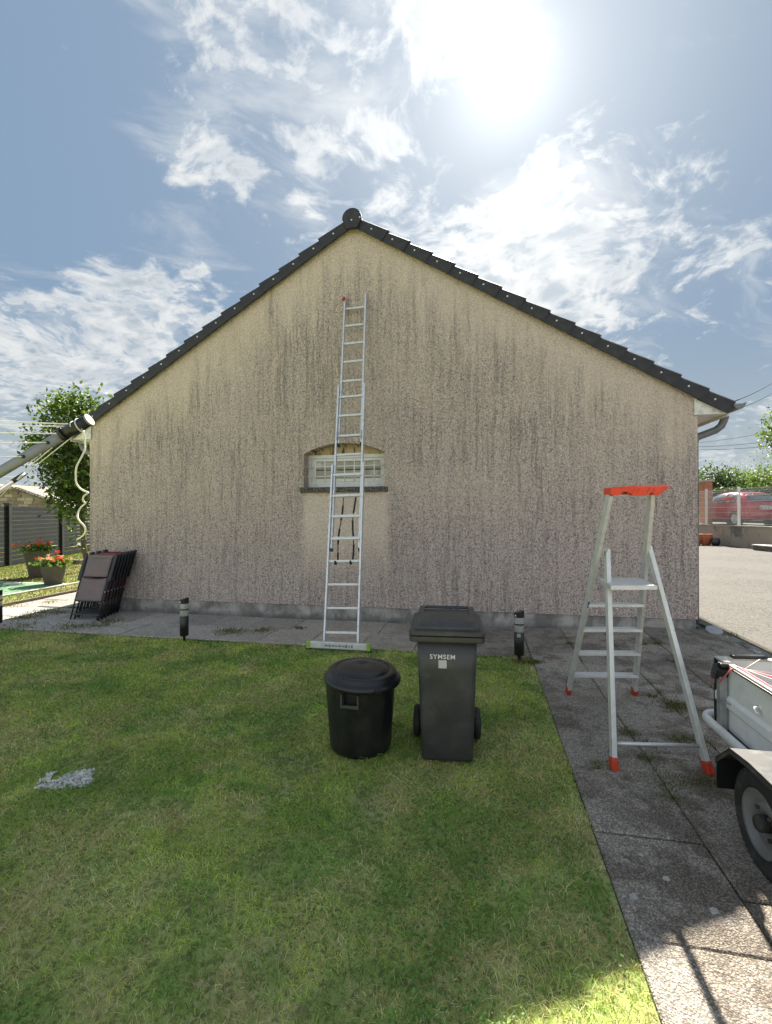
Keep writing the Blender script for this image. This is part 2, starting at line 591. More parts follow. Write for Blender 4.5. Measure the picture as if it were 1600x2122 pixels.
# window glass: a pale curtain close behind a reflecting pane
m, t, p = base_mat('window_glass')
n = t.noise(obj_co(t), 5.0, 2.0)
t.put(p.inputs['Base Color'], t.mix(n, (0.33, 0.315, 0.24), (0.42, 0.40, 0.31)))
p.inputs['Roughness'].default_value = 0.06
p.inputs['IOR'].default_value = 1.52
p.inputs['Coat Weight'].default_value = 0.5
m, t, p = base_mat('car_glass')
p.inputs['Base Color'].default_value = (0.05, 0.06, 0.065, 1)
p.inputs['Roughness'].default_value = 0.04
p.inputs['Coat Weight'].default_value = 1.0
p.inputs['Specular IOR Level'].default_value = 0.9


def leafy(name, transl=0.35, rough=0.55):
    m, t, p = base_mat(name)
    a = t.new('ShaderNodeAttribute', attribute_name='col')
    t.put(p.inputs['Base Color'], a.outputs['Color'])
    p.inputs['Roughness'].default_value = rough
    p.inputs['Specular IOR Level'].default_value = 0.3
    tr = t.new('ShaderNodeBsdfTranslucent')
    t.put(tr.inputs['Color'], t.mix(1.0, a.outputs['Color'], (1.25, 1.35, 0.65), 'MULTIPLY'))
    mx = t.new('ShaderNodeMixShader')
    mx.inputs[0].default_value = transl
    t.l.new(p.outputs[0], mx.inputs[1])
    t.l.new(tr.outputs[0], mx.inputs[2])
    t.l.new(mx.outputs[0], t.n['Material Output'].inputs[0])


leafy('grass_blades', 0.45, 0.6)
leafy('leaves', 0.38, 0.5)
leafy('petals', 0.25, 0.6)

# geometry of the house, needed by the render stains
WALL_Y = 6.73
XL, XR, XA = -6.41, 2.77, -1.82
Z_EAVE, Z_APEX = 3.05, 5.83
SLOPE = (Z_APEX - Z_EAVE) / (XR - XA)

# rough cast render of the gable: cream, stained grey by rain, cleaner below the verge and under the sill
m, t, p = base_mat('render_wall')
P0 = pos(t)
x, y, z = t.sep(P0)
w1 = t.noise(P0, 30.0, 2.0, 0.5, 0.0, out=1)
Pd = t.vm('ADD', t.vm('MULTIPLY', P0, (1.0, 1.0, 0.72)), t.vm('SCALE', t.vm('SUBTRACT', w1, (.5, .5, .5)), 0.055))
ve = t.vor(Pd, 43.0, 'DISTANCE_TO_EDGE')
fine = t.noise(P0, 75.0, 3.0, 0.6)
nm = t.noise(P0, 9.0, 3.0, 0.6)
worm = t.ss(t.m('ABSOLUTE', t.m('SUBTRACT', t.noise(t.vm('MULTIPLY', P0, (1.0, 1.0, 0.7)), 31.0, 1.5, 0.5, 0.6), 0.5)), 0.04, 0.008)
crev = t.m('MAXIMUM', t.m('MULTIPLY', t.ss(ve, 0.18, 0.02), t.ss(t.noise(P0, 34.0, 3.0, 0.6), 0.38, 0.62, 0.25, 0.95)), t.m('MULTIPLY', worm, 0.55))
verge = t.m('SUBTRACT', t.m('SUBTRACT', Z_APEX, t.m('MULTIPLY', t.m('ABSOLUTE', t.m('SUBTRACT', x, XA)), SLOPE)), z)
streak = t.noise(t.comb(t.m('MULTIPLY', x, 1.0), 0.0, t.m('MULTIPLY', z, 0.13)), 5.5, 5.0, 0.6)
streak2 = t.noise(t.comb(t.m('MULTIPLY', x, 1.0), 3.0, t.m('MULTIPLY', z, 0.05)), 14.0, 3.0, 0.6)
big = t.noise(P0, 0.9, 4.0, 0.55)
vd = t.m('ADD', verge, t.m('MULTIPLY', t.m('SUBTRACT', streak, 0.5), 2.6))
dirt = t.ss(vd, 0.05, 1.25)
dirt = t.m('MULTIPLY', dirt, t.lin(streak2, 0.3, 0.7, 0.70, 1.1))
dirt = t.m('MULTIPLY', dirt, t.lin(big, 0.3, 0.7, 0.75, 1.15))
low = t.ss(z, 2.2, 0.25, 0.0, 0.30)
dirt = t.m('ADD', dirt, low, clamp=True)
# below the window sill the rain does not reach
sx = t.m('ABSOLUTE', t.m('SUBTRACT', t.m('ADD', x, t.m('MULTIPLY', t.m('SUBTRACT', nm, 0.5), 0.10)), -1.97))
patch = t.m('MULTIPLY', t.ss(sx, 0.74, 0.58), t.ss(z, 0.35, 1.45))
patch = t.m('MULTIPLY', patch, t.ss(z, 2.02, 1.95))
dirt = t.m('MULTIPLY', dirt, t.m('SUBTRACT', 1.0, t.m('MULTIPLY', patch, 0.95)))
runs = t.m('MULTIPLY', t.m('MULTIPLY', t.ss(t.m('ABSOLUTE', t.m('SUBTRACT', sx, 0.82)), 0.20, 0.0), t.ss(z, 2.1, 1.8)), t.ss(z, 0.2, 1.3, 0.25, 0.5))
dirt = t.m('ADD', dirt, runs, clamp=True)
clean = t.mix(big, (0.84, 0.69, 0.585), (0.87, 0.74, 0.64))
clean = t.mix(t.m('MULTIPLY', patch, 0.7), clean, (0.92, 0.78, 0.675))
dirty = t.mix(t.ss(z, 0.4, 3.4), (0.73, 0.62, 0.56), (0.76, 0.635, 0.555))
mauve = t.ss(t.noise(P0, 1.6, 3.0), 0.45, 0.7, 0.0, 0.5)
dirty = t.mix(mauve, dirty, (0.74, 0.60, 0.55))
colr = t.mix(t.m('MULTIPLY', dirt, 0.93), clean, dirty)
# rain runs: thin dark drips that start below the verge and wander down the wall
wx = t.m('ADD', x, t.m('MULTIPLY', t.m('SUBTRACT', t.noise(P0, 2.5, 3.0), 0.5), 0.10))
run1 = t.noise(t.comb(wx, 7.0, t.m('MULTIPLY', z, 0.04)), 17.0, 4.0, 0.65)
run2 = t.noise(t.comb(wx, 1.0, t.m('MULTIPLY', z, 0.07)), 38.0, 3.0, 0.6)
drip = t.m('MULTIPLY', t.ss(t.m('ADD', t.m('MULTIPLY', run1, 0.65), t.m('MULTIPLY', run2, 0.35)), 0.455, 0.62), t.ss(vd, 0.0, 0.9))
drip = t.m('MULTIPLY', drip, t.lin(big, 0.35, 0.62, 0.25, 1.0))
drip = t.m('MULTIPLY', drip, t.m('SUBTRACT', 1.0, patch))
colr = t.mix(t.m('MULTIPLY', drip, 0.70), colr, (0.31, 0.255, 0.24))
darkc = t.mix(dirt, (0.26, 0.19, 0.125), (0.072, 0.063, 0.060))
colr = t.mix(t.m('MULTIPLY', crev, t.lin(dirt, 0.0, 1.0, 0.52, 0.93)), colr, darkc)
colr = t.mix(t.m('MULTIPLY', t.ss(fine, 0.5, 0.75), 0.25), colr, t.vm('SCALE', colr, 1.3))
t.put(p.inputs['Base Color'], colr)
p.inputs['Roughness'].default_value = 0.95
p.inputs['Specular IOR Level'].default_value = 0.15
bump(t, p, t.m('ADD', t.ss(ve, 0.0, 0.35), t.m('MULTIPLY', fine, 0.35)), 0.8, 0.012)

# plain render of window reveals, streaked tympanum
m, t, p = base_mat('render_reveal')
P0 = pos(t)
x, y, z = t.sep(P0)
st = t.noise(t.comb(x, 0.0, t.m('MULTIPLY', z, 0.22)), 17.0, 4.0, 0.6, 0.4)
c = t.mix(t.ss(st, 0.50, 0.60, 0.0, 0.9), (0.56, 0.44, 0.31), (0.07, 0.05, 0.035))
t.put(p.inputs['Base Color'], c)
p.inputs['Roughness'].default_value = 0.9
bump(t, p, t.noise(P0, 60.0, 3.0), 0.4, 0.005)

# grey cement of the plinth
m, t, p = base_mat('plinth_cement')
P0 = pos(t)
x, y, z = t.sep(P0)
n1 = t.noise(P0, 3.2, 6.0, 0.65, 0.4)
n2 = t.noise(t.comb(x, 0.0, t.m('MULTIPLY', z, 0.3)), 9.0, 4.0, 0.6)
c = t.mix(t.ss(n1, 0.35, 0.68), (0.17, 0.163, 0.152), (0.44, 0.415, 0.385))
c = t.mix(t.ss(n2, 0.5, 0.7, 0.0, 0.6), c, (0.14, 0.135, 0.127))
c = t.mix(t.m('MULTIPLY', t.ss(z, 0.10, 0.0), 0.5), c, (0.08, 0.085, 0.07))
t.put(p.inputs['Base Color'], c)
p.inputs['Roughness'].default_value = 0.92
bump(t, p, t.noise(P0, 50.0, 4.0), 0.5, 0.006)

# sill: dark weathered concrete
m, t, p = base_mat('sill_concrete')
P0 = pos(t)
c = t.mix(t.ss(t.noise(P0, 45.0, 3.0, 0.6), 0.38, 0.66), (0.030, 0.030, 0.029), (0.20, 0.19, 0.175))
t.put(p.inputs['Base Color'], c)
p.inputs['Roughness'].default_value = 0.95
bump(t, p, t.noise(P0, 60.0, 3.0), 0.6, 0.006)

# slabs of exposed aggregate, blackened by algae
m, t, p = base_mat('aggregate_slab')
P0 = pos(t)
x, y, z = t.sep(P0)
oi = t.new('ShaderNodeObjectInfo')
v1 = t.vor(P0, 125.0, 'F1', 1)
v1d = t.vor(P0, 125.0, 'F1', 0)
v2 = t.vor(P0, 190.0, 'F1', 1)
g1 = t.sep(v1)[0]
g2 = t.sep(v2)[1]
peb = t.m('MULTIPLY', t.m('ADD', g1, g2), 0.5)
lightc = t.mix(t.sep(v1)[2], (0.49, 0.425, 0.345), (0.52, 0.465, 0.395))
c = t.mix(t.ss(peb, 0.20, 0.85), (0.20, 0.18, 0.155), lightc)
c = t.mix(t.m('MULTIPLY', t.ss(v1d, 0.35, 0.62), 0.5), c, (0.10, 0.09, 0.078))
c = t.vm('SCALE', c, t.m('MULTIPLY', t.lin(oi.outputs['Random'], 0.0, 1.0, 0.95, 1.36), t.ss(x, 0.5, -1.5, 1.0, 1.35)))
al = t.noise(P0, 1.5, 6.0, 0.62, 0.4)
al2 = t.noise(P0, 5.5, 5.0, 0.65, 0.3)
alg = t.m('MULTIPLY', t.ss(t.m('ADD', al, t.m('MULTIPLY', t.m('SUBTRACT', al2, 0.5), 0.7)), 0.44, 0.62), 0.95)
alg = t.m('MULTIPLY', alg, t.lin(oi.outputs['Random'], 0.0, 1.0, 0.75, 1.1))
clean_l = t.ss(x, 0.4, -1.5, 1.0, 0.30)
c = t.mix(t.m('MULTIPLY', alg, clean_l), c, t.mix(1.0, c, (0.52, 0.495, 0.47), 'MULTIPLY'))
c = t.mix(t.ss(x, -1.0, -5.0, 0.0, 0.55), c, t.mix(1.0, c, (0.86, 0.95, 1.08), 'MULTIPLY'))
lich = t.ss(t.noise(P0, 7.0, 2.0, 0.4), 0.76, 0.79)
c = t.mix(t.m('MULTIPLY', lich, 0.75), c, (0.50, 0.48, 0.43))
t.put(p.inputs['Base Color'], c)
p.inputs['Roughness'].default_value = 0.95
p.inputs['Specular IOR Level'].default_value = 0.2
bump(t, p, t.m('SUBTRACT', t.m('MULTIPLY', peb, 0.4), v1d), 0.9, 0.006)

# joints and bed below the slabs
m, t, p = base_mat('joint_bed')
P0 = pos(t)
c = t.mix(t.ss(t.noise(P0, 12.0, 5.0), 0.4, 0.65), (0.030, 0.027, 0.022), (0.06, 0.058, 0.035))
t.put(p.inputs['Base Color'], c)
p.inputs['Roughness'].default_value = 1.0

# kerb strip: old mortar with pale lichen
m, t, p = base_mat('kerb_mortar')
P0 = pos(t)
n1 = t.noise(P0, 6.0, 6.0, 0.65, 0.4)
c = t.mix(t.ss(n1, 0.35, 0.60), (0.085, 0.083, 0.072), (0.24, 0.23, 0.21))
c = t.mix(t.ss(t.noise(P0, 9.0, 4.0, 0.6, 0.2), 0.60, 0.66), c, (0.52, 0.52, 0.50))
t.put(p.inputs['Base Color'], c)
p.inputs['Roughness'].default_value = 0.95
bump(t, p, t.noise(P0, 35.0, 4.0), 0.7, 0.008)

# driveway: worn pale asphalt with exposed chippings
m, t, p = base_mat('driveway_asphalt')
P0 = pos(t)
v1 = t.vor(P0, 55.0, 'F1', 1)
g = t.sep(v1)[0]
c = t.mix(t.ss(g, 0.3, 0.9), (0.048, 0.045, 0.039), (0.138, 0.128, 0.111))
c = t.mix(t.ss(t.noise(P0, 0.5, 5.0, 0.6), 0.42, 0.62, 0.0, 0.5), c, (0.118, 0.110, 0.096))
c = t.mix(t.ss(t.noise(t.vm('MULTIPLY', P0, (0.5, 2.5, 1.0)), 0.9, 4.0, 0.6), 0.5, 0.7, 0.0, 0.55), c, (0.095, 0.09, 0.082))
t.put(p.inputs['Base Color'], c)
p.inputs['Roughness'].default_value = 0.95
bump(t, p, g, 0.6, 0.006)

# lawn soil seen between the blades
m, t, p = base_mat('lawn_soil')
P0 = pos(t)
n1 = t.noise(P0, 2.2, 6.0, 0.6)
c = t.mix(t.ss(n1, 0.38, 0.64), (0.26, 0.36, 0.085), (0.44, 0.40, 0.19))
c = t.mix(t.ss(t.noise(P0, 40.0, 4.0, 0.6), 0.45, 0.65, 0.0, 0.6), c, (0.032, 0.042, 0.012))
t.put(p.inputs['Base Color'], c)
p.inputs['Roughness'].default_value = 1.0
bump(t, p, t.noise(P0, 60.0, 4.0), 0.8, 0.01)

# retaining wall: pale render with dark runs
m, t, p = base_mat('stained_render')
P0 = pos(t)
x, y, z = t.sep(P0)
n1 = t.noise(P0, 1.3, 5.0, 0.6)
n2 = t.noise(t.comb(t.m('ADD', x, y), 0.0, t.m('MULTIPLY', z, 0.35)), 1.8, 5.0, 0.6, 0.4)
c = t.mix(n1, (0.28, 0.245, 0.19), (0.37, 0.33, 0.265))
c = t.mix(t.ss(n2, 0.53, 0.63, 0.0, 0.8), c, (0.10, 0.092, 0.085))
t.put(p.inputs['Base Color'], c)
p.inputs['Roughness'].default_value = 0.95

# terrain beyond the garden
m, t, p = base_mat('far_ground')
P0 = pos(t)
c = t.mix(t.noise(P0, 0.15, 5.0), (0.07, 0.10, 0.03), (0.16, 0.15, 0.07))
t.put(p.inputs['Base Color'], c)
p.inputs['Roughness'].default_value = 1.0

# ================================================================ ground
def S01(v):
    v = min(1.0, max(0.0, v))
    return v * v * (3 - 2 * v)


def gz(x, y):                     # the paving climbs a little towards the corner by the driveway
    return 0.085 * S01(x / 2.6) * S01((y - 4.2) / 2.4)


def sheet(name, pts, z, mat_):
    mb = MB()
    mb.add([(p[0], p[1], z) for p in pts], [tuple(range(len(pts)))])
    return struct(mb.build(name, mat_, fix=False))


sheet('ground', [(-1500, -1500), (1500, -1500), (1500, 1500), (-1500, 1500)], -0.06, 'far_ground')
sheet('lawn', [(-14, -9), (0.56, -9), (0.56, 5.44), (-8.15, 5.44), (-8.15, 24), (-30, 24), (-30, -9)], -0.012, 'lawn_soil')

# ---- paving: bed with one slab for every piece
bed = MB()
bed.add([(-8.12, 5.36, -0.010), (0.56, 5.36, -0.010), (0.56, 6.80, -0.010), (-8.12, 6.80, -0.010)], [(0, 1, 2, 3)])
bed.add([(-8.12, 6.80, -0.010), (-6.35, 6.80, -0.010), (-6.35, 18, -0.010), (-8.12, 18, -0.010)], [(0, 1, 2, 3)])
nx, ny = 8, 20
vs, fs = [], []
for j in range(ny + 1):
    for i in range(nx + 1):
        X_, Y_ = 0.56 + (3.02 - 0.56) * i / nx, -6 + (6.80 + 6) * j / ny
        vs.append((X_, Y_, gz(X_, Y_) - 0.010))
for j in range(ny):
    for i in range(nx):
        a = j * (nx + 1) + i
        fs.append((a, a + 1, a + nx + 2, a + nx + 1))
bed.add(vs, fs)
paving = struct(bed.build('pavement', 'joint_bed', fix=False))

unit = MB()
c_ = 0.012
rings = []
for zz, e in ((-0.045, 0.0), (-0.006, 0.0), (0.0, c_)):
    rings.append([(-0.5 + e, -0.5 + e, zz), (0.5 - e, -0.5 + e, zz), (0.5 - e, 0.5 - e, zz), (-0.5 + e, 0.5 - e, zz)])
unit.loft(rings)
slab_me = unit.mesh('slab')
slab_me.materials.append(M['aggregate_slab'])


def slab(x0, x1, y0, y1):
    g = 0.004 + random.random() * 0.004
    cx, cy = (x0 + x1) / 2, (y0 + y1) / 2
    o = link('slab', slab_me, None, paving)
    o.location = (cx, cy, gz(cx, cy) + 0.004 + random.uniform(-0.004, 0.005))
    o.scale = (x1 - x0 - g, y1 - y0 - g, 1)
    sxl = (gz(x1, cy) - gz(x0, cy)) / (x1 - x0)
    syl = (gz(cx, y1) - gz(cx, y0)) / (y1 - y0)
    o.rotation_euler = (math.atan(syl) + random.gauss(0, .004), -math.atan(sxl) + random.gauss(0, .004), random.gauss(0, .003))


cols_x = [0.56, 1.065, 1.56, 2.06, 2.55, 2.94]
for i in range(5):
    y_ = -5.4 + (0.0, 0.28, 0.12, 0.41, 0.2)[i]
    while y_ < 6.70:
        y2 = min(6.725, y_ + 0.61)
        if 6.725 - y2 < 0.15:
            y2 = 6.725
        slab(cols_x[i], cols_x[i + 1], y_, y2)
        y_ = y2
for j, (a, b) in enumerate(((5.40, 6.06), (6.06, 6.725))):
    x_ = 0.56
    while x_ > -8.0:
        x2 = max(-8.08, x_ - (0.66 if j == 0 else 0.63))
        slab(x2, x_, a, b)
        x_ = x2
for i in range(3):
    y_ = 6.73 + 0.2 * i * 0.5
    while y_ < 17:
        slab(-8.08 + i * 0.555, -8.08 + (i + 1) * 0.555, y_, y_ + 0.63)
        y_ += 0.63

# mortar strip and kerb towards the driveway
ks = MB()
ks.add([(2.95, -6, 0.004), (3.06, -6, 0.03), (3.06, 30, 0.055), (2.95, 30, 0.055)], [(0, 1, 2, 3)])
vs, fs = [], []
for j in range(25):
    Y_ = -6 + j * 0.55
    k = random.uniform(-0.012, 0.012)
    vs += [(2.94, Y_, gz(2.94, Y_) + 0.003), (3.0, Y_, gz(2.9, Y_) + 0.02 + k), (3.09, Y_, 0.066 + k * 0.5)]
for j in range(24):
    for i in range(2):
        a = j * 3 + i
        fs.append((a, a + 1, a + 4, a + 3))
ks = MB()
ks.add(vs, fs)
ks.add([(2.70, 6.7, 0.05), (3.09, 6.7, 0.066), (3.09, 30, 0.066), (2.70, 30, 0.06)], [(0, 1, 2, 3)])
struct(ks.build('kerb_strip', 'kerb_mortar', fix=False))
kb = MB()
kb.box((3.13, 12, 0.02), (0.085, 36, 0.115))
struct(kb.build('kerb', 'joint_bed', bevel=0.012))
sheet('driveway', [(3.16, -8), (40, -8), (40, 60), (3.16, 60)], 0.058, 'driveway_asphalt')

# ================================================================ house
LEN = 10.5
YB = WALL_Y + LEN
house = thing('house', 'low house with stained cream rough-cast gable wall and dark tiled roof', 'house', (XA, WALL_Y, 0))
H0 = (XA, WALL_Y, 0)


def vz(x):
    return Z_APEX - SLOPE * abs(x - XA)


OX0, OX1, OZ0, OZS, OZP = -2.617, -1.367, 1.99, 2.505, 2.655
ocx = (OX0 + OX1) / 2
hw = (OX1 - OX0) / 2
rise = OZP - OZS
rad = (hw * hw + rise * rise) / (2 * rise)
ang = math.asin(hw / rad)
arc = [(ocx + rad * math.sin(-ang + 2 * ang * k / 14), OZP - rad + rad * math.cos(-ang + 2 * ang * k / 14)) for k in range(15)]
PZ = 0.213
e = 0.06
w = MB()


def face(pts):
    w.add([(a, WALL_Y, b) for a, b in pts], [tuple(range(len(pts)))])


face([(XL, PZ), (OX0, PZ), (OX0, OZ0), (OX0, OZS), (OX0, vz(OX0) + e), (XL, vz(XL) + e)])
face([(OX1, PZ), (XR, PZ), (XR, vz(XR) + e), (OX1, vz(OX1) + e), (OX1, OZS), (OX1, OZ0)])
face([(OX0, PZ), (OX1, PZ), (OX1, OZ0), (OX0, OZ0)])
face(arc + [(OX1, vz(OX1) + e), (XA, Z_APEX + e), (OX0, vz(OX0) + e)])
# side and back walls, underside lip of the render over the plinth
w.add([(XL, WALL_Y, PZ), (XL, YB, PZ), (XL, YB, vz(XL)), (XL, WALL_Y, vz(XL))], [(0, 1, 2, 3)])
w.add([(XR, WALL_Y, PZ), (XR, YB, PZ), (XR, YB, vz(XR)), (XR, WALL_Y, vz(XR))], [(0, 1, 2, 3)])
w.add([(XL, YB, PZ), (XR, YB, PZ), (XR, YB, vz(XR)), (XA, YB, Z_APEX), (XL, YB, vz(XL))], [(0, 1, 2, 3, 4)])
w.add([(XL, WALL_Y, PZ), (XR, WALL_Y, PZ), (XR, WALL_Y + 0.03, PZ), (XL, WALL_Y + 0.03, PZ)], [(0, 1, 2, 3)])
# jambs of the opening
for X_ in (OX0, OX1):
    w.add([(X_, WALL_Y, OZ0), (X_, WALL_Y + 0.2, OZ0), (X_, WALL_Y + 0.2, OZS), (X_, WALL_Y, OZS)], [(0, 1, 2, 3)])
me = w.mesh('wall', H0, fix=False)
bm = bmesh.new()
bm.from_mesh(me)
bmesh.ops.triangulate(bm, faces=bm.faces)
bm.to_mesh(me)
bm.free()
wall = link('wall', me, 'render_wall', house)
pl = MB()
pl.box(((XL + XR) / 2, WALL_Y + 0.02 + 0.1, 0.056), (XR - XL - 0.03, 0.2, 0.31))
pl.box((XL + 0.12, WALL_Y + LEN / 2 + .2, 0.05), (0.2, LEN - .6, 0.31))
pl.box((XR - 0.12, WALL_Y + LEN / 2 + .2, 0.05), (0.2, LEN - .6, 0.31))
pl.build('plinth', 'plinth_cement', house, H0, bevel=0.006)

# ---- window
win = MB()
fy = WALL_Y + 0.20
fw_ = 0.052
for a, b, c, d in ((OX0, OX1, OZ0 + 0.012, OZ0 + 0.10), (OX0, OX1, OZS - fw_, OZS), (OX0, OX0 + fw_, OZ0 + 0.10, OZS - fw_), (OX1 - fw_, OX1, OZ0 + 0.10, OZS - fw_)):
    win.box(((a + b) / 2, fy + 0.03, (c + d) / 2), (b - a, 0.06, d - c))
window = win.build('window', 'white_pvc', house, H0, bevel=0.004)
sx0, sx1, sz0, sz1 = OX0 + fw_ + .004, OX1 - fw_ - .004, OZ0 + 0.104, OZS - fw_ - .004
sash = MB()
sw = 0.042
for a, b, c, d in ((sx0, sx1, sz0, sz0 + sw), (sx0, sx1, sz1 - sw, sz1), (sx0, sx0 + sw, sz0 + sw, sz1 - sw), (sx1 - sw, sx1, sz0 + sw, sz1 - sw)):
    sash.box(((a + b) / 2, fy + 0.035, (c + d) / 2), (b - a, 0.045, d - c))
sash.build('sash', 'white_pvc', window, bevel=0.003).location = (-H0[0], -H0[1], -H0[2])
MB().box(((sx0 + sx1) / 2, fy + 0.052, (sz0 + sz1) / 2), (sx1 - sx0 - 2 * sw, 0.008, sz1 - sz0 - 2 * sw)).build('pane', 'window_glass', window, H0)
for xx in (sx0 + 0.02, sx1 - 0.13):
    MB().box((xx + .05, fy - 0.003, OZ0 + 0.05), (0.03, 0.008, 0.008)).build('drain_cap', 'cap_grey', window, H0)
dk = MB()  # dark strip standing in for the grille's reflection in the pane
dk.box((ocx, fy + 0.047, (sz0 + sz1) / 2 + 0.005), (sx1 - sx0 - 2 * sw, 0.004, 0.016))
dk.build('grille_reflection', 'car_dark', window, H0)
gr = MB()
gy = WALL_Y + 0.10
for zz in (2.318, 2.165):
    gr.tube([(OX0 - .01, gy, zz), (OX1 + .01, gy, zz)], 0.0085, 8)
gb0, gb1 = onY(654.5, 980, gy).x, onY(776, 980, gy).x
for k in range(7):
    X_ = gb0 + (gb1 - gb0) * k / 6
    gr.tube([(X_, gy - .012, 2.085), (X_, gy - 0.012, 2.425)], 0.0075, 8)
gr.build('grille', 'grille_white', window, H0)
ty = MB()
ty.add([(a, fy + 0.008, b) for a, b in arc] + [], [tuple(range(15))])
for k in range(14):
    (a, b), (c, d) = arc[k], arc[k + 1]
    ty.add([(a, WALL_Y, b), (c, WALL_Y, d), (c, fy + .01, d), (a, fy + .01, b)], [(0, 1, 2, 3)])
ty.build('arch_reveal', 'render_reveal', house, H0, fix=False)
MB().box((ocx, WALL_Y + 0.075, OZ0 - 0.032), (OX1 - OX0 + 0.10, 0.27, 0.075)).build('sill', 'sill_concrete', house, H0, bevel=0.008)

# ---- roof
th = math.atan(SLOPE)
ct, st_ = math.cos(th), math.sin(th)
VY = WALL_Y - 0.085               # outer face of the verge tiles


def roof_pt(side, off, n, y):     # off: horizontal distance from the ridge; n: height square to the slope
    return Vector((XA + side * (off + n * st_), y, Z_APEX - SLOPE * off + n * ct))


rf = MB()
for side in (-1, 1):
    sec = [roof_pt(side, 0.0, 0.10, 0), roof_pt(side, 4.97, 0.10, 0), roof_pt(side, 4.97, 0.16, 0), roof_pt(side, 0.0, 0.16, 0)]
    rf.prism([(p_.x, p_.z) for p_ in sec], 'y', VY + 0.2, YB + 0.1)
roof = rf.build('roof', 'tile_dark', house, H0)

sec = [(0.0, -0.004), (0.0, 0.130), (0.010, 0.160), (0.042, 0.182), (0.30, 0.182), (0.30, 0.165), (0.05, 0.160), (0.028, 0.14), (0.022, -0.004)]


def verge_mesh(side, length):
    mb = MB()
    rg = []
    for s_, dn, dyy in ((0.0, -0.030, 0.010), (length, 0.004, -0.004)):
        ring = []
        for yy, nn in sec:
            n2 = nn + (dn if nn > 0.1 else 0)
            ring.append((side * (s_ * ct + n2 * st_), yy + dyy, -s_ * st_ + n2 * ct))
        rg.append(ring)
    mb.loft(rg)
    m_ = mb.mesh('verge_tile')
    m_.materials.append(M['tile_dark'])
    return m_


nail = MB()
nail.lathe([(0.0135, -0.008), (0.0125, 0.002), (0.007, 0.006), (0.0, 0.007)], 12, M=Matrix.Rotation(R(90), 3, 'X'))
nail_me = nail.mesh('nail')
nail_me.materials.append(M['nail_metal'])
nails = [0.25] + [0.56 + 0.3215 * i for i in range(13)] + [4.72]
for side in (-1, 1):
    vm_ = verge_mesh(side, 0.415)
    vme = verge_mesh(side, 0.405)
    vm_top = verge_mesh(side, 0.53)
    for i, no in enumerate(nails):
        off0 = no - 0.155 - (0.10 if i == 0 else 0.0)
        o = link('verge_tile', vm_top if i == 0 else (vm_ if i < 14 else vme), None, house)
        q = roof_pt(side, off0, 0.0, VY)
        o.location = Vector((q.x - H0[0], q.y - H0[1], q.z))
        o.rotation_euler = (random.gauss(0, .004), random.gauss(0, .005), random.gauss(0, .003))
        nn = link('nail', nail_me, None, o)
        ex = 0.10 if i == 0 else 0.0
        nn.location = (side * (0.155 + ex + 0.075 * st_), -0.001, -(0.155 + ex) * SLOPE + 0.078 * ct)
# ridge end and ridge tiles
rc = 5.925
end = [(XA + 0.146 * math.cos(R(a)), rc + 0.146 * math.sin(R(a))) for a in range(-14, 195, 11)]
end += [(XA - 0.085, Z_APEX - 0.055), (XA + 0.085, Z_APEX - 0.055)]
re_ = MB().prism(end, 'y', VY - 0.035, VY + 0.02).build('ridge_end', 'tile_dark', house, H0, bevel=0.012, seg=3)
for dx_, dz_ in ((0.0, 0.035), (0.125, 0.06)):
    nn = link('nail', nail_me, None, re_)
    nn.location = (dx_ , VY - 0.036 - H0[1], rc - 0.07 + dz_)
for k in range(26):
    y0 = VY + 0.01 + k * 0.41
    ring = []
    for yy, rr in ((y0, 0.142), (y0 + 0.43, 0.132)):
        ring.append([(XA + rr * math.cos(R(a)), yy, rc + rr * math.sin(R(a))) for a in range(-10, 191, 20)])
    mb = MB()
    mb.loft(ring, cap=False, closed=False, smooth=True)
    mb.build('ridge_tile', 'tile_dark', roof, H0, fix=False)

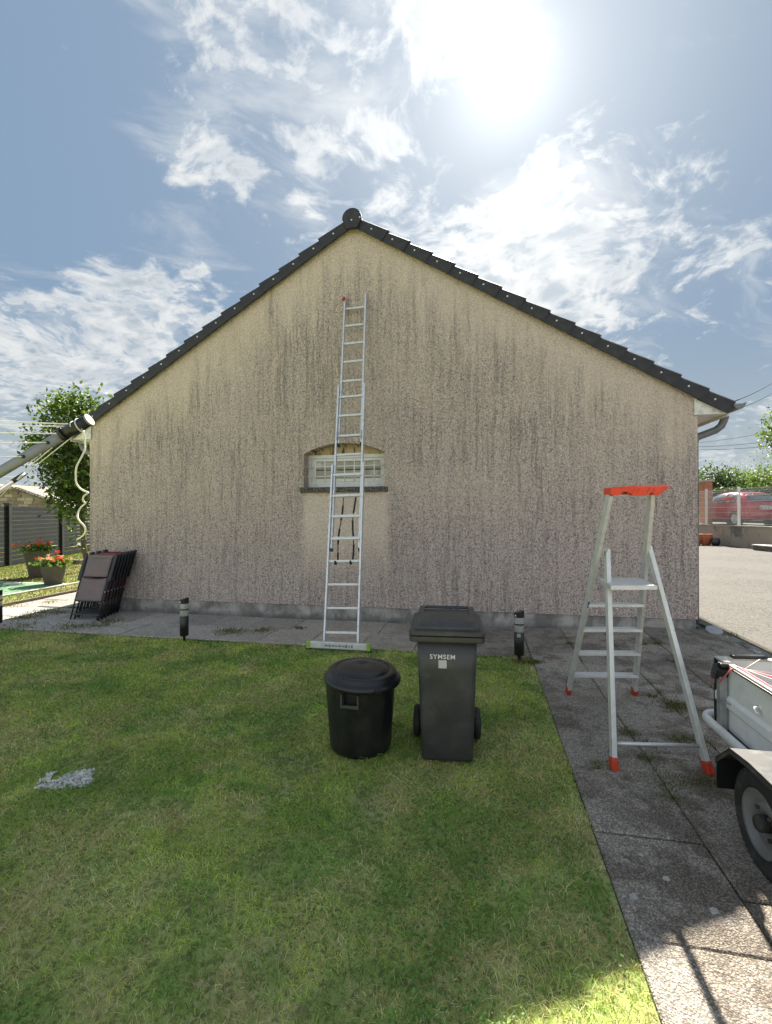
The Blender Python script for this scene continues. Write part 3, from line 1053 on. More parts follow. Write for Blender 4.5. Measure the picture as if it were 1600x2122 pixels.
# ---- eaves: white boxes, gutters, downpipes
for side in (-1, 1):
    wx = XR if side > 0 else XL
    ox = XA + side * 4.92
    eb = MB()
    xi = wx - side * 0.045
    eb.prism([(xi, 2.86), (ox, 2.86), (ox, vz(ox) + 0.012), (xi, vz(xi) - 0.004)], 'y', WALL_Y - 0.028, WALL_Y - 0.012)
    eb.prism([(wx + side * 0.004, 2.862), (ox - side * .004, 2.862), (ox - side * .004, 2.90), (wx + side * .004, 2.90)], 'y', WALL_Y - 0.010, YB)
    box_ = eb.build('eaves_box', 'soffit_white', house, H0, bevel=0.003)
    fb = MB()
    fb.prism([(ox + side * 0.003, 2.83), (ox + side * 0.022, 2.83), (ox + side * 0.022, 2.955), (ox + side * 0.003, 2.90)], 'y', WALL_Y - 0.03, YB)
    fb.build('fascia', 'soffit_white', house, H0)
    for dx_, dz_ in ((0.06, 0.045), (0.30, 0.02)):
        MB().lathe([(0.006, -0.004), (0.004, 0.002)], 8, (xi + side * dx_, WALL_Y - 0.029, 2.86 + dz_), M=Matrix.Rotation(R(90), 3, 'X')).build('screw', 'cap_grey', box_, H0)
    gx, gz0, gr_ = XA + side * 5.025, 2.965, 0.068
    gm = MB()
    rings = []
    for yy in (WALL_Y - 0.10, YB + 0.1):
        rings.append([(gx + gr_ * math.cos(R(a)), yy, gz0 + gr_ * math.sin(R(a))) for a in range(180, 361, 15)] +
                     [(gx + (gr_ - .006) * math.cos(R(a)), yy, gz0 + (gr_ - .006) * math.sin(R(a))) for a in range(360, 179, -15)])
    gm.loft(rings)
    gm.prism([(gx + gr_ * math.cos(R(a)), gz0 + gr_ * math.sin(R(a))) for a in range(180, 361, 15)], 'y', WALL_Y - 0.105, WALL_Y - 0.099)
    gm.tube([(gx + side * gr_, WALL_Y - 0.10, gz0 + .004), (gx + side * gr_, YB + .1, gz0 + .004)], 0.011, 8)
    gut = gm.build('gutter', 'zinc', house, H0)
    py_ = WALL_Y + 0.28
    px_ = wx + side * 0.075
    path = [(gx, py_, gz0 - 0.05), (gx - side * .004, py_, gz0 - 0.14), (gx - side * 0.035, py_, gz0 - 0.21), (gx - side * 0.10, py_, gz0 - 0.265),
            (px_ + side * .05, py_, gz0 - 0.345), (px_ + side * .008, py_, gz0 - 0.385), (px_, py_, gz0 - 0.45), (px_, py_, 0.10)]
    MB().tube(path, 0.048, 12).build('downpipe', 'zinc', house, H0)
    for cx_, cz_ in ((gx, gz0 - 0.10), (px_, 1.6)):
        MB().lathe([(0.053, -0.02), (0.055, 0), (0.053, 0.02)], 16, (cx_, py_, cz_)).build('pipe_collar', 'zinc', house, H0)

# round drain cap at the foot of the corner
dc = thing('drain_cover', 'round grey plastic drain cover beside the foot of the house corner', 'drain', (2.885, 6.60, 0.06))
MB().lathe([(0.085, -0.06), (0.085, 0.05), (0.092, 0.055), (0.092, 0.075), (0.082, 0.08), (0.0, 0.08)], 24, M=Matrix.Rotation(R(24), 3, 'X')).build('cover', 'cap_grey', dc)
for a in range(0, 360, 90):
    g_ = MB().box((0.05 * math.cos(R(a + 20)), 0.05 * math.sin(R(a + 20)) * .9, 0.081 + 0.05 * math.sin(R(a + 20)) * .43), (0.035, 0.012, 0.01), Matrix.Rotation(R(24), 3, 'X'))
    g_.build('slot', 'joint_bed', dc)

# ================================================================ extension ladder
LB = Vector((-1.655, 5.50, 0.0))             # middle of the foot bar
LT = Vector((-1.79, 6.69, 4.84))             # middle of the top end
lad = thing('extension_ladder', 'three-section aluminium extension ladder leaning against the gable across the barred window', 'ladder', LB)
ldir = (LT - LB).normalized()
LLEN = (LT - LB).length
lside = Vector((1, 0, 0))
lside = (lside - ldir * lside.dot(ldir)).normalized()
lnor = ldir.cross(lside).normalized()          # towards the wall or the viewer
if lnor.y > 0:
    lnor = -lnor                               # now towards the viewer


def lz(py):                                    # distance along the ladder of a pixel row
    best, bt = 1e9, 0
    for k in range(0, 1001):
        p_ = LB + ldir * (LLEN * k / 1000)
        v = p_ - CAM
        yy = 1061 - FPX * v.dot(UP) / v.dot(FW)
        if abs(yy - py) < best:
            best, bt = abs(yy - py), LLEN * k / 1000
    return bt


def lp(s, u, n):
    return ldir * s + lside * u + lnor * n


sections = [(0.02, lz(964), 0.425, 0.030, [1311, 1260, 1212, 1163.5, 1117, 1071, 1028, 985]),
            (lz(1139), lz(798), 0.370, 0.0, [1117 - 2, 1071 - 2, 1028 - 2, 985 - 2, 942, 903, 861, 822]),
            (lz(920), LLEN, 0.315, -0.030, [903 - 2, 861 - 2, 822 - 2, 787, 747, 709, 672, 636])]
for s0, s1, wd, n_, rungs in sections:
    part = MB()
    for sg in (-1, 1):
        part.bar(lp(s0, sg * wd / 2, n_), lp(s1, sg * wd / 2, n_), 0.024, 0.060, lside)
    o_ = part.build('stile_pair', 'alu', lad, bevel=0.003)
    for py in rungs:
        s_ = lz(py)
        r_ = MB().bar(lp(s_, -wd / 2 + .01, n_), lp(s_, wd / 2 - .01, n_), 0.030, 0.030, ldir)
        r_.build('rung', 'alu_worn', lad, bevel=0.003)
# hooks and end caps at the overlap
for s_, wd, n_ in ((lz(1139), 0.370, 0.0), (lz(920), 0.315, -0.03)):
    for sg in (-1, 1):
        MB().bar(lp(s_ - 0.02, sg * wd / 2, n_), lp(s_ + 0.02, sg * wd / 2, n_), 0.028, 0.064, lside).build('end_cap', 'black_plastic', lad, bevel=0.003)
for s_, wd in ((lz(903), 0.34), (lz(1117), 0.395)):
    for sg in (-1, 1):
        MB().bar(lp(s_ - 0.06, sg * wd / 2, 0.02), lp(s_ + 0.05, sg * wd / 2, 0.02), 0.012, 0.05, lside).build('hook', 'galv', lad)
ft = MB()
pL, pR = G(640, 1334.5, 0.055), G(764, 1341, 0.055)
ft.bar(pL - LB, pR - LB, 0.075, 0.045, (0, 0, 1))
ft.build('foot_bar', 'alu_worn', lad, bevel=0.005)
fdir = (pR - pL).normalized()
st2 = MB()
lx = -0.16
for k in range(9):
    wdt = random.choice((0.02, 0.03, 0.038))
    c_ = (pL + pR) / 2 - LB + fdir * (lx + wdt / 2) + Vector((0, -0.0245, 0.0))
    st2.bar(c_ - fdir * wdt / 2, c_ + fdir * wdt / 2, random.choice((0.018, 0.03)), 0.002, (0, 0, 1))
    lx += wdt + 0.012
st2.build('label_print', 'ink_grey', lad)
for pp in (pL, pR):
    MB().bar(pp - LB - fdir * 0.024, pp - LB + fdir * 0.024, 0.088, 0.056, (0, 0, 1)).build('end_block', 'green_plastic', lad, bevel=0.006)
    MB().box(pp - LB + Vector((0, 0, -0.052)), (0.06, 0.05, 0.02)).build('rubber_pad', 'rubber', lad)
rc_ = MB()
rc_.bar(lp(LLEN - 0.10, -0.165, 0.0), lp(LLEN - 0.03, -0.165, -0.01), 0.015, 0.05, lside)
rc_.bar(lp(LLEN - 0.075, -0.19, 0.01), lp(LLEN - 0.055, -0.15, 0.01), 0.02, 0.03, ldir)
rc_.build('stop_clip', 'red_plastic', lad)
for sgn, u0, u1, lo in ((0, 0.115, -0.10, 1168), (1, 0.11, 0.085, 1165)):
    top_u, bot_u = ((-0.06, -0.115) if sgn == 0 else (0.10, 0.085))
    pts = []
    for k in range(9):
        f = k / 8
        s_ = lz(1030 + (1160 - 1030) * f)
        pts.append(lp(s_, top_u + (bot_u - top_u) * f + 0.012 * math.sin(f * 7 + sgn * 2), -0.02 + 0.02 * math.sin(f * 5)))
    stp = MB()
    for k in range(8):
        stp.bar(pts[k], pts[k + 1], 0.024 if (k + sgn) % 3 else 0.012, 0.003, lside)
    s_ = lz(1163.5)
    loop = [lp(s_ + 0.025 * math.cos(a), bot_u, 0.03 + 0.03 * math.sin(a)) - Vector((0, 0, 0.018)) for a in np.linspace(0, 2 * math.pi, 10)]
    for k in range(9):
        stp.bar(loop[k], loop[k + 1], 0.022, 0.003, lside)
    stp.build('strap', 'strap_black', lad)

# ================================================================ wheelie bin
gb = G(927, 1578)
bn = thing('wheelie_bin', 'tall dark grey wheelie bin with white SYMSEM lettering on its front', 'bin', (gb.x, gb.y, 0), YAW - R(7.0))


def rrect(cx, cy, wx, wy, z, r=0.03, n=4):
    pts = []
    for (sx_, sy_, a0) in ((1, 1, 0), (-1, 1, 90), (-1, -1, 180), (1, -1, 270)):
        for k in range(n + 1):
            a = R(a0 + 90 * k / n)
            pts.append((cx + sx_ * (wx / 2 - r) + r * math.cos(a), cy + sy_ * (wy / 2 - r) + r * math.sin(a), z))
    return pts


b_ = MB()
lev = [(0.00, 0.325, 0.36, 0.185), (0.02, 0.335, 0.37, 0.185), (0.30, 0.352, 0.415, 0.188), (0.60, 0.372, 0.455, 0.190), (0.80, 0.388, 0.480, 0.192)]
b_.loft([rrect(0, cy, wx, wy, z, 0.035) for z, wx, wy, cy in lev], smooth=True)
body = b_.build('body', 'bin_plastic', bn)
# rear wheel recess block and axle
MB().box((0, 0.36, 0.11), (0.40, 0.10, 0.10)).build('axle_housing', 'bin_plastic', bn, bevel=0.01)
rim = MB()
rim.loft([rrect(0, 0.195, 0.41, 0.50, 0.785, 0.03), rrect(0, 0.195, 0.474, 0.552, 0.792, 0.03), rrect(0, 0.195, 0.478, 0.556, 0.800, 0.03), rrect(0, 0.195, 0.480, 0.558, 0.826, 0.03), rrect(0, 0.195, 0.46, 0.53, 0.830, 0.03)])
rim.build('rim', 'bin_plastic', bn)
lid = MB()
lid.loft([rrect(0, 0.200, 0.462, 0.542, 0.831, 0.03), rrect(0, 0.200, 0.484, 0.564, 0.835, 0.03), rrect(0, 0.200, 0.484, 0.564, 0.855, 0.03), rrect(0, 0.202, 0.476, 0.555, 0.859, 0.03), rrect(0, 0.205, 0.432, 0.50, 0.862, 0.03),
          rrect(0, 0.205, 0.424, 0.488, 0.863, 0.03), rrect(0, 0.205, 0.422, 0.486, 0.880, 0.03), rrect(0, 0.207, 0.416, 0.478, 0.883, 0.03), rrect(0, 0.212, 0.386, 0.440, 0.884, 0.03),
          rrect(0, 0.222, 0.366, 0.405, 0.900, 0.03), rrect(0, 0.232, 0.33, 0.35, 0.903, 0.03)])
lido = lid.build('lid', 'bin_plastic', bn)
tab = MB()
tab.prism([(0.002, 0.866), (0.002, 0.882), (0.05, 0.905), (0.20, 0.914), (0.20, 0.900)], 'x', -0.105, 0.105)
tab.build('lid_panel', 'bin_plastic', lido, bevel=0.004)
hd = MB()
hd.tube([(-0.155, 0.43, 0.914), (0.155, 0.43, 0.914)], 0.012, 10)
for sg in (-1, 1):
    hd.prism([(0.20, 0.885), (0.46, 0.86), (0.46, 0.918), (0.36, 0.922), (0.26, 0.908)], 'x', sg * 0.155, sg * 0.195)
hd.box((0.03, 0.432, 0.894), (0.012, 0.016, 0.035))
hd.build('handle', 'bin_plastic', lido, bevel=0.004)
for sg in (-1, 1):
    wm = MB()
    Mx = Matrix.Rotation(R(90), 3, 'Y')
    wm.lathe([(0.03, -0.024), (0.095, -0.024), (0.105, -0.016), (0.108, 0.0), (0.105, 0.016), (0.095, 0.024), (0.03, 0.024)], 28, (sg * 0.212, 0.345, 0.108), M=Mx)
    wh = wm.build('wheel', 'rubber', bn)
    MB().lathe([(0.0, -0.03), (0.05, -0.028), (0.06, 0.0), (0.05, 0.028), (0.0, 0.03)], 20, (sg * 0.212, 0.345, 0.108), M=Mx).build('hub', 'black_plastic', wh)


def text_mesh(body_, size, extr=0.0008, bold=0.0):
    cu = bpy.data.curves.new('lettering', 'FONT')
    cu.body = body_
    cu.size = size
    cu.align_x = 'CENTER'
    cu.extrude = extr
    cu.offset = bold
    cu.space_character = 1.12
    to = bpy.data.objects.new('lettering_tmp', cu)
    COL.objects.link(to)
    dg = bpy.context.evaluated_depsgraph_get()
    me = bpy.data.meshes.new_from_object(to.evaluated_get(dg))
    bpy.data.objects.remove(to)
    return me


tm = text_mesh('SYMSEM', 0.042, 0.0007, 0.0003)
lt = link('lettering', tm, 'lettering', bn)
tilt = math.atan((0.415 / 2 - 0.188 - (0.455 / 2 - 0.190)) / 0.30)


def front_y(z):
    for (z0, _, w0, c0), (z1, _, w1, c1) in zip(lev, lev[1:]):
        if z0 <= z <= z1:
            f = (z - z0) / (z1 - z0)
            return (c0 - w0 / 2) * (1 - f) + (c1 - w1 / 2) * f
    return -0.05


lt.location = (-0.028, front_y(0.70) - 0.0035, 0.678)
lt.rotation_euler = (R(90) + math.atan((front_y(.75) - front_y(.65)) / -0.1) * 1.0, 0, 0)
stk = MB().box((0, 0, 0), (0.052, 0.0015, 0.052)).build('blank_sticker', 'sticker', bn)
stk.location = (-0.028, front_y(0.643) - 0.002, 0.643)
stk.rotation_euler = (math.atan((front_y(.75) - front_y(.65)) / -0.1), 0, 0)

# ================================================================ round dustbin
rbp = at(746, 1061, 3.27)
rb = thing('round_dustbin', 'low round black dustbin with a stepped lid, on the lawn', 'bin', (rbp.x, rbp.y, 0), YAW)
mb = MB()
mb.lathe([(0.17, 0.0), (0.205, 0.0), (0.212, 0.02), (0.228, 0.22), (0.243, 0.43), (0.243, 0.45), (0.20, 0.45)], 48)
rbody = mb.build('body', 'black_plastic', rb)
ribs = MB()
for a in (200, 225, 315, 340, 20, 90, 150):
    ribs.bar((0.211 * math.cos(R(a)), 0.211 * math.sin(R(a)), 0.03), (0.242 * math.cos(R(a)), 0.242 * math.sin(R(a)), 0.42), 0.016, 0.004, (-math.sin(R(a)), math.cos(R(a)), 0))
ribs.build('stiffening_rib', 'black_plastic', rbody, bevel=0.001)
mb = MB()
mb.lathe([(0.245, 0.425), (0.262, 0.42), (0.268, 0.432), (0.266, 0.446), (0.250, 0.458), (0.243, 0.462), (0.236, 0.485), (0.228, 0.492), (0.205, 0.495), (0.192, 0.494), (0.187, 0.487),
          (0.183, 0.495), (0.15, 0.508), (0.09, 0.518), (0.03, 0.521), (0.022, 0.517), (0.0, 0.517)], 56)
rl = mb.build('lid', 'black_plastic', rb)
rl.rotation_euler = (R(1.5), R(1.8), 0)
rb.scale = (1.0, 1.0, 1.085)
for a in (295, 115):
    lg = MB().box((0.268 * math.cos(R(a)), 0.268 * math.sin(R(a)), 0.437), (0.05, 0.02, 0.022), Matrix.Rotation(R(a + 90), 3, 'Z'))
    lg.build('lid_catch', 'black_plastic', rl, bevel=0.003)
for a in (258, 78):
    hM = Matrix.Rotation(R(a + 90), 3, 'Z')
    hm = MB()
    cpos = Vector((0.243 * math.cos(R(a)), 0.243 * math.sin(R(a)), 0.37))
    for dx_ in (-0.055, 0.055):
        hm.box(cpos + hM @ Vector((dx_, -0.012, 0.0)), (0.012, 0.045, 0.075), hM)
    hm.box(cpos + hM @ Vector((0, -0.026, -0.032)), (0.122, 0.02, 0.018), hM)
    hm.build('handle', 'bin_plastic', rb, bevel=0.003)

# ================================================================ platform step ladder
SL = thing('step_ladder', 'aluminium platform step ladder with orange feet and orange top tray', 'ladder', G(1330, 1520))
o0 = SL.location.copy()
FA, FB = G(1272, 1585, 0.03), G(1467, 1593, 0.03)      # feet nearer the viewer
FC, FD = G(1178, 1432, 0.03), G(1315, 1434, 0.03)      # feet nearer the wall
HA, HB = at(1258, 1138, 3.33), at(1344, 1134, 3.33)    # heads of the near legs
TA, TB = at(1264, 1024, 3.10), at(1350, 1020, 3.10)    # top ends of the stepped side
rs = (FD - FC).normalized()


def sbar(name, a, b, w_, t_, mat_='alu_worn', side=None, par=None, bev=0.003):
    return MB().bar(Vector(a) - o0, Vector(b) - o0, w_, t_, side if side is not None else rs).build(name, mat_, par or SL, bevel=bev)


sbar('stile', FC, TA, 0.026, 0.062)
sbar('stile', FD, TB, 0.026, 0.062)
sbar('rear_leg', FA, HA, 0.030, 0.048)
sbar('rear_leg', FB, HB, 0.030, 0.048)
sd_ = (FA - HA).normalized()
cr0, cr1 = FA + (HA - FA) * 0.09, FB + (HB - FB) * 0.09
MB().tube([cr0 - o0, cr1 - o0], 0.0115, 10).build('crossbar', 'alu', SL)
for a, b, bot in ((FC, TA, 1), (FD, TB, 1)):
    d_ = (b - a).normalized()
    fo = sbar('foot', a - d_ * 0.035, a + d_ * 0.045, 0.034, 0.068, 'orange_foot')
for a, b in ((FA, HA), (FB, HB)):
    d_ = (b - a).normalized()
    f_ = sbar('foot', a - d_ * 0.03, a + d_ * 0.045, 0.040, 0.057, 'orange_foot')
    gr2 = MB()
    for k in range(3):
        gr2.bar(a - o0 - d_ * 0.02 + rs * (-0.012 + k * 0.012) - Vector((0, .034, 0)), a - o0 + d_ * 0.03 + rs * (-0.012 + k * 0.012) - Vector((0, .034, 0)), 0.004, 0.008, rs)
    gr2.build('foot_rib', 'orange_plastic', f_)
for hz, nm in ((0.215, 's'), (0.445, 's'), (0.675, 's'), (0.90, 's')):
    fa, fb = FC + (TA - FC) * ((hz - 0.03) / (TA.z - 0.03)), FD + (TB - FD) * ((hz - 0.03) / (TB.z - 0.03))
    fwd = Vector((-rs.y, rs.x, 0)) * -1
    tr_ = MB()
    tr_.bar(fa - o0 + fwd * 0.0, fb - o0 + fwd * 0.0, 0.085, 0.022, fwd)
    for k in range(4):
        tr_.bar(fa - o0 + fwd * (-0.03 + k * 0.02) + Vector((0, 0, .012)), fb - o0 + fwd * (-0.03 + k * 0.02) + Vector((0, 0, .012)), 0.008, 0.003, fwd)
    tr_.build('step', 'alu_worn', SL, bevel=0.0015)
pa = at(1250, 1198, 3.62)
pf = [at(1240, 1198, 3.46), at(1327, 1197, 3.46), at(1363, 1213, 3.10), at(1266, 1213, 3.10)]
pl_ = MB()
zt = 1.128
top = [Vector((q.x, q.y, zt)) - o0 for q in pf]
pl_.add([q for q in top] + [q - Vector((0, 0, 0.032)) for q in top], [(0, 1, 2, 3), (7, 6, 5, 4), (0, 4, 5, 1), (1, 5, 6, 2), (2, 6, 7, 3), (3, 7, 4, 0)])
pl_.build('platform', 'alu_worn', SL, bevel=0.004)
# arms joining head of rear legs to the stiles
for h, a, b in ((HA, FC, TA), (HB, FD, TB)):
    q = a + (b - a) * ((h.z - 0.03) / (b.z - 0.03))
    sbar('hinge_plate', q, h + Vector((0, -.02, 0.0)), 0.034, 0.03, 'galv')
sbar('top_tube', TA + Vector((0, 0, -0.01)), TB + Vector((0, 0, -0.01)), 0.022, 0.022, 'alu')
# orange tool tray
tt0, tt1 = TA + rs * -0.012, TB + rs * 0.055
trm = MB()
up_ = Vector((0, 0, 1))
f_ = Vector((-rs.y, rs.x, 0)) * -1
L_ = (tt1 - tt0).length
prof = [(-0.006, 0.0), (0.012, -0.012), (0.05, -0.012), (0.075, 0.018), (0.11, 0.018), (0.135, -0.012), (L_ - 0.12, -0.012), (L_ - 0.085, 0.012), (L_ - 0.07, -0.01), (L_ - 0.035, -0.012), (L_ - 0.02, 0.012), (L_ + 0.02, 0.045), (L_ + 0.02, 0.062), (-0.006, 0.052)]
prof = [(a, b * 0.78) for a, b in prof]
vs = [tt0 - o0 + rs * a + up_ * b - f_ * 0.055 for a, b in prof] + [tt0 - o0 + rs * a + up_ * b + f_ * 0.055 for a, b in prof]
n_ = len(prof)
trm.add(vs, [tuple(range(n_)), tuple(range(2 * n_ - 1, n_ - 1, -1))] + [(i, i + n_, (i + 1) % n_ + n_, (i + 1) % n_) for i in range(n_)])
tray = trm.build('tool_tray', 'orange_plastic', SL)
rb2 = MB()
for k in range(5):
    a_ = 0.10 + k * 0.032 + (0.03 if k > 2 else 0)
    rb2.bar(tt0 - o0 + rs * a_ + up_ * 0.004 + f_ * 0.058, tt0 - o0 + rs * (a_ + 0.016) + up_ * 0.032 + f_ * 0.058, 0.006, 0.006, rs)
rb2.bar(tt0 - o0 + rs * 0.01 + up_ * 0.041 + f_ * 0.058, tt1 - o0 + rs * 0.01 + up_ * 0.044 + f_ * 0.058, 0.006, 0.012, up_)
rb2.build('tray_rib', 'orange_plastic', tray)
for h in (HA, HB):
    for k in range(2):
        q = h + (TA - FC).normalized() * (0.08 + k * 0.14) if h is HA else h + (TB - FD).normalized() * (0.07 + k * 0.13)
dS = (TA - FC).normalized()
qS = FC + dS * 0.95 + f_ * 0.034
stS = MB().bar(qS - o0, qS + dS * 0.16 - o0, 0.019, 0.002, rs).build('safety_label', 'plate_white', SL)
MB().bar(qS + dS * 0.05 - o0 + f_ * .0015, qS + dS * 0.11 - o0 + f_ * .0015, 0.012, 0.002, rs).build('label_print', 'ink_blue', stS)
bl = MB()
for a, b in ((FC, TA), (FD, TB)):
    for f in (0.80, 0.90, 0.62, 0.45, 0.3):
        q = a + (b - a) * f + f_ * 0.032
        bl.lathe([(0.006, -0.003), (0.004, 0.003)], 8, q - o0)
bl.build('rivet', 'ink_dark', SL)

# ================================================================ solar garden lamps
def lamp(px, py, label, sc_=1.0, turn=0.0):
    g = G(px, py, 0.0)
    root = thing('garden_lamp', label, 'lamp', (g.x, g.y, gz(g.x, g.y)), turn, 'black solar lamps along the edge of the lawn')
    root.scale = (sc_, sc_, sc_)
    MB().lathe([(0.010, -0.10), (0.016, 0.0), (0.018, 0.055), (0.028, 0.075)], 12).build('spike', 'black_plastic', root)
    MB().lathe([(0.048, 0.06), (0.052, 0.065), (0.052, 0.30), (0.050, 0.302)], 24).build('post', 'black_plastic', root)
    ln = MB().lathe([(0.049, 0.302), (0.050, 0.31), (0.050, 0.455), (0.049, 0.46)], 24).build('lens', 'lamp_lens', root)
    MB().lathe([(0.0, 0.31), (0.034, 0.31), (0.004, 0.355), (0.0, 0.356)], 16).build('reflector', 'lamp_steel', ln)
    MB().lathe([(0.052, 0.378), (0.0535, 0.38), (0.0535, 0.390), (0.052, 0.392)], 24).build('band', 'black_plastic', root)
    cp = MB()
    n = 24
    lo = [(0.054 * math.cos(2 * math.pi * k / n), 0.054 * math.sin(2 * math.pi * k / n), 0.458) for k in range(n)]
    hi = [(0.054 * math.cos(2 * math.pi * k / n), 0.054 * math.sin(2 * math.pi * k / n), 0.515 + 0.30 * 0.054 * math.cos(2 * math.pi * k / n)) for k in range(n)]
    cp.loft([lo, hi])
    cap = cp.build('cap', 'black_plastic', root, bevel=0.003)
    pn = MB()
    pn.add([(0.042 * math.cos(2 * math.pi * k / n), 0.042 * math.sin(2 * math.pi * k / n), 0.517 + 0.30 * 0.042 * math.cos(2 * math.pi * k / n)) for k in range(n)], [tuple(range(n))])
    pn.build('solar_panel', 'solar_cell', cap, fix=False)
    MB().lathe([(0.010, -0.004), (0.008, 0.004), (0.0, 0.006)], 12, (-0.035, -0.044, 0.478), M=Matrix.Rotation(R(90), 3, 'X')).build('switch_button', 'lettering', cap)
    return root


l1 = lamp(382, 1327, 'black solar garden lamp between the stacked chairs and the extension ladder', 1.03, R(20))
l2 = lamp(1076, 1369, 'black solar garden lamp between the wheelie bin and the step ladder', 1.03, R(-5))
l3 = lamp(-4, 1300, 'black solar garden lamp cut off by the edge of the picture beside the flower planters', 1.0, R(50))
MB().box((-0.002, -0.0535, 0.275), (0.036, 0.003, 0.036)).build('sticker', 'cap_grey', l2)

# ================================================================ folding chairs stacked against the wall
def chair(i, label, fabric):
    f = i / 6
    BR = Vector((-5.60 - 0.030 * i, 6.02 + 0.098 * i, 0.0))
    TR = Vector((-5.56 + 0.012 * i, 6.33 + 0.053 * i, 0.985 + 0.006 * i))
    wv = Vector((-0.49, 0.0 + 0.02 * (i % 2), 0.0))
    root = thing('folding_chair', label, 'chair', BR + wv / 2, 0, 'folding garden chairs leaning on the gable wall')
    o = root.location.copy()
    up = (TR - BR)
    L = up.length
    upd = up.normalized()
    wd = wv.normalized()
    nrm = wd.cross(upd).normalized()
    if nrm.y > 0:
        nrm = -nrm

    def q(s, t_, n=0.0):
        return BR + wv * s + upd * (t_ * L) + nrm * n - o
    # main frame (long legs) and folded second legs
    for s in (0.0, 1.0):
        MB().tube([q(s, 0.0, 0.0), q(s, 0.30, 0.012), q(s, 0.60, 0.018), q(s, 0.97, 0.0)], 0.0115, 8).build('leg', 'dark_frame', root)
        s2 = 0.09 if s == 0 else 0.91
        MB().tube([q(s2, 0.015, -0.022), q(s2, 0.33, -0.020), q(s2, 0.62, -0.020)], 0.0105, 8).build('leg', 'dark_frame', root)
        arm = MB()
        s3 = -0.055 if s == 0 else 1.055
        arm.bar(q(s3, 0.58, 0.025), q(s3, 1.0, 0.012), 0.052, 0.020, wd)
        arm.build('armrest', 'dark_frame', root, bevel=0.007)
        br = MB().bar(q(s, 0.62, 0.02), q(s3, 0.62, 0.02), 0.012, 0.012, upd)
        br.bar(q(s, 0.90, 0.01), q(s3, 0.90, 0.012), 0.012, 0.012, upd)
        br.build('arm_bracket', 'dark_frame', root)
        MB().lathe([(0.010, -0.006), (0.010, 0.004), (0.0, 0.006)], 8, q(s, 0.42, 0.02), M=nrm.to_track_quat('Z', 'Y').to_matrix()).build('rivet', 'nail_metal', root)
    MB().bar(q(0.0, 0.085, 0.006), q(1.0, 0.085, 0.006), 0.024, 0.012, upd).build('stretcher', 'dark_frame', root, bevel=0.003)
    MB().tube([q(0.09, 0.12, -0.022), q(0.91, 0.12, -0.022)], 0.008, 8).build('stretcher', 'dark_frame', root)
    # seat cloth with a sag, backrest cloth
    def cloth(name, t0, t1, sag, n0, s0=0.04, s1=0.96):
        mb = MB()
        vs, fs = [], []
        nu, nv = 8, 10
        for b in range(nv + 1):
            for a in range(nu + 1):
                u, v = a / nu, b / nv
                edge = -0.018 * (1 - (2 * u - 1) ** 2) * v ** 6 if sag > 0 else 0
                vs.append(q(s0 + (s1 - s0) * u, t0 + (t1 - t0) * v + edge, n0 - sag * (1 - (2 * u - 1) ** 2) * (0.35 + 0.65 * v)))
        for b in range(nv):
            for a in range(nu):
                k = b * (nu + 1) + a
                fs.append((k, k + 1, k + nu + 2, k + nu + 1))
        mb.add(vs, fs, True)
        ob = mb.build(name, fabric, root, fix=False)
        md = ob.modifiers.new('thickness', 'SOLIDIFY')
        md.thickness = 0.004
        return ob
    cloth('seat', 0.275, 0.625, 0.030, 0.022)
    bk = cloth('backrest', 0.64, 0.955, 0.006, 0.018, 0.06, 0.94)
    MB().tube([q(0.03, 0.275, 0.026), q(0.97, 0.275, 0.026)], 0.009, 8).build('seat_bar', 'dark_frame', root)
    MB().bar(q(0.05, 0.945, 0.022), q(0.95, 0.945, 0.022), 0.045, 0.010, upd).build('top_rail', fabric, root, bevel=0.003)
    return root


ords = ['frontmost', 'second', 'third', 'fourth', 'fifth', 'sixth', 'rearmost']
fabs = ['fabric_grey', 'fabric_grey', 'fabric_red', 'fabric_grey', 'fabric_red', 'fabric_red', 'fabric_red']
for i in range(7):
    cn = 'grey' if fabs[i] == 'fabric_grey' else 'dark red'
    if i == 0:
        lab = 'frontmost folded garden chair of the stack, with grey cloth and black frame'
    elif i == 6:
        lab = 'rearmost folded garden chair of the stack, dark red cloth, touching the gable wall'
    else:
        lab = '%s folded garden chair from the front of the stack, with %s cloth' % (ords[i], cn)
    chair(i, lab, fabs[i])

# ================================================================ trailer
TX, TY, TZ0, TZ1 = 1.45, 3.28, 0.315, 0.700
TW, TLN = 1.10, 2.0
tr = thing('utility_trailer', 'small white steel car trailer with dusty tyre, cut off by the edge of the picture', 'trailer', (TX + TW / 2, TY - TLN / 2, 0))
t0 = tuple(tr.location)
prof = [(0.0, TZ0), (0.0, 0.435), (-0.016, 0.455), (-0.016, 0.500), (0.0, 0.520), (0.0, TZ1 - 0.012)]
sp = MB()
for X_, sg in ((TX, 1), (TX + TW, -1)):
    ring = [[(X_ + sg * a, yy, b) for a, b in prof] + [(X_ + sg * (a + 0.012), yy, b) for a, b in reversed(prof)] for yy in (TY - TLN, TY - 0.02)]
    mb = MB()
    mb.loft(ring)
    mb.build('side_panel', 'white_paint', tr, t0)
for Y_ in (TY - 0.02, TY - TLN):
    MB().box((TX + TW / 2, Y_ + 0.006, (TZ0 + TZ1) / 2), (TW - 0.03, 0.012, TZ1 - TZ0 - .01)).build('end_panel', 'white_paint', tr, t0)
MB().box((TX + TW / 2, TY - TLN / 2, TZ0 + 0.012), (TW - 0.03, TLN - 0.05, 0.02)).build('floor_board', 'wood_weathered', tr, t0)
ed = MB()
ed.box((TX + 0.004, TY - TLN / 2, TZ1 - 0.008), (0.030, TLN, 0.012))
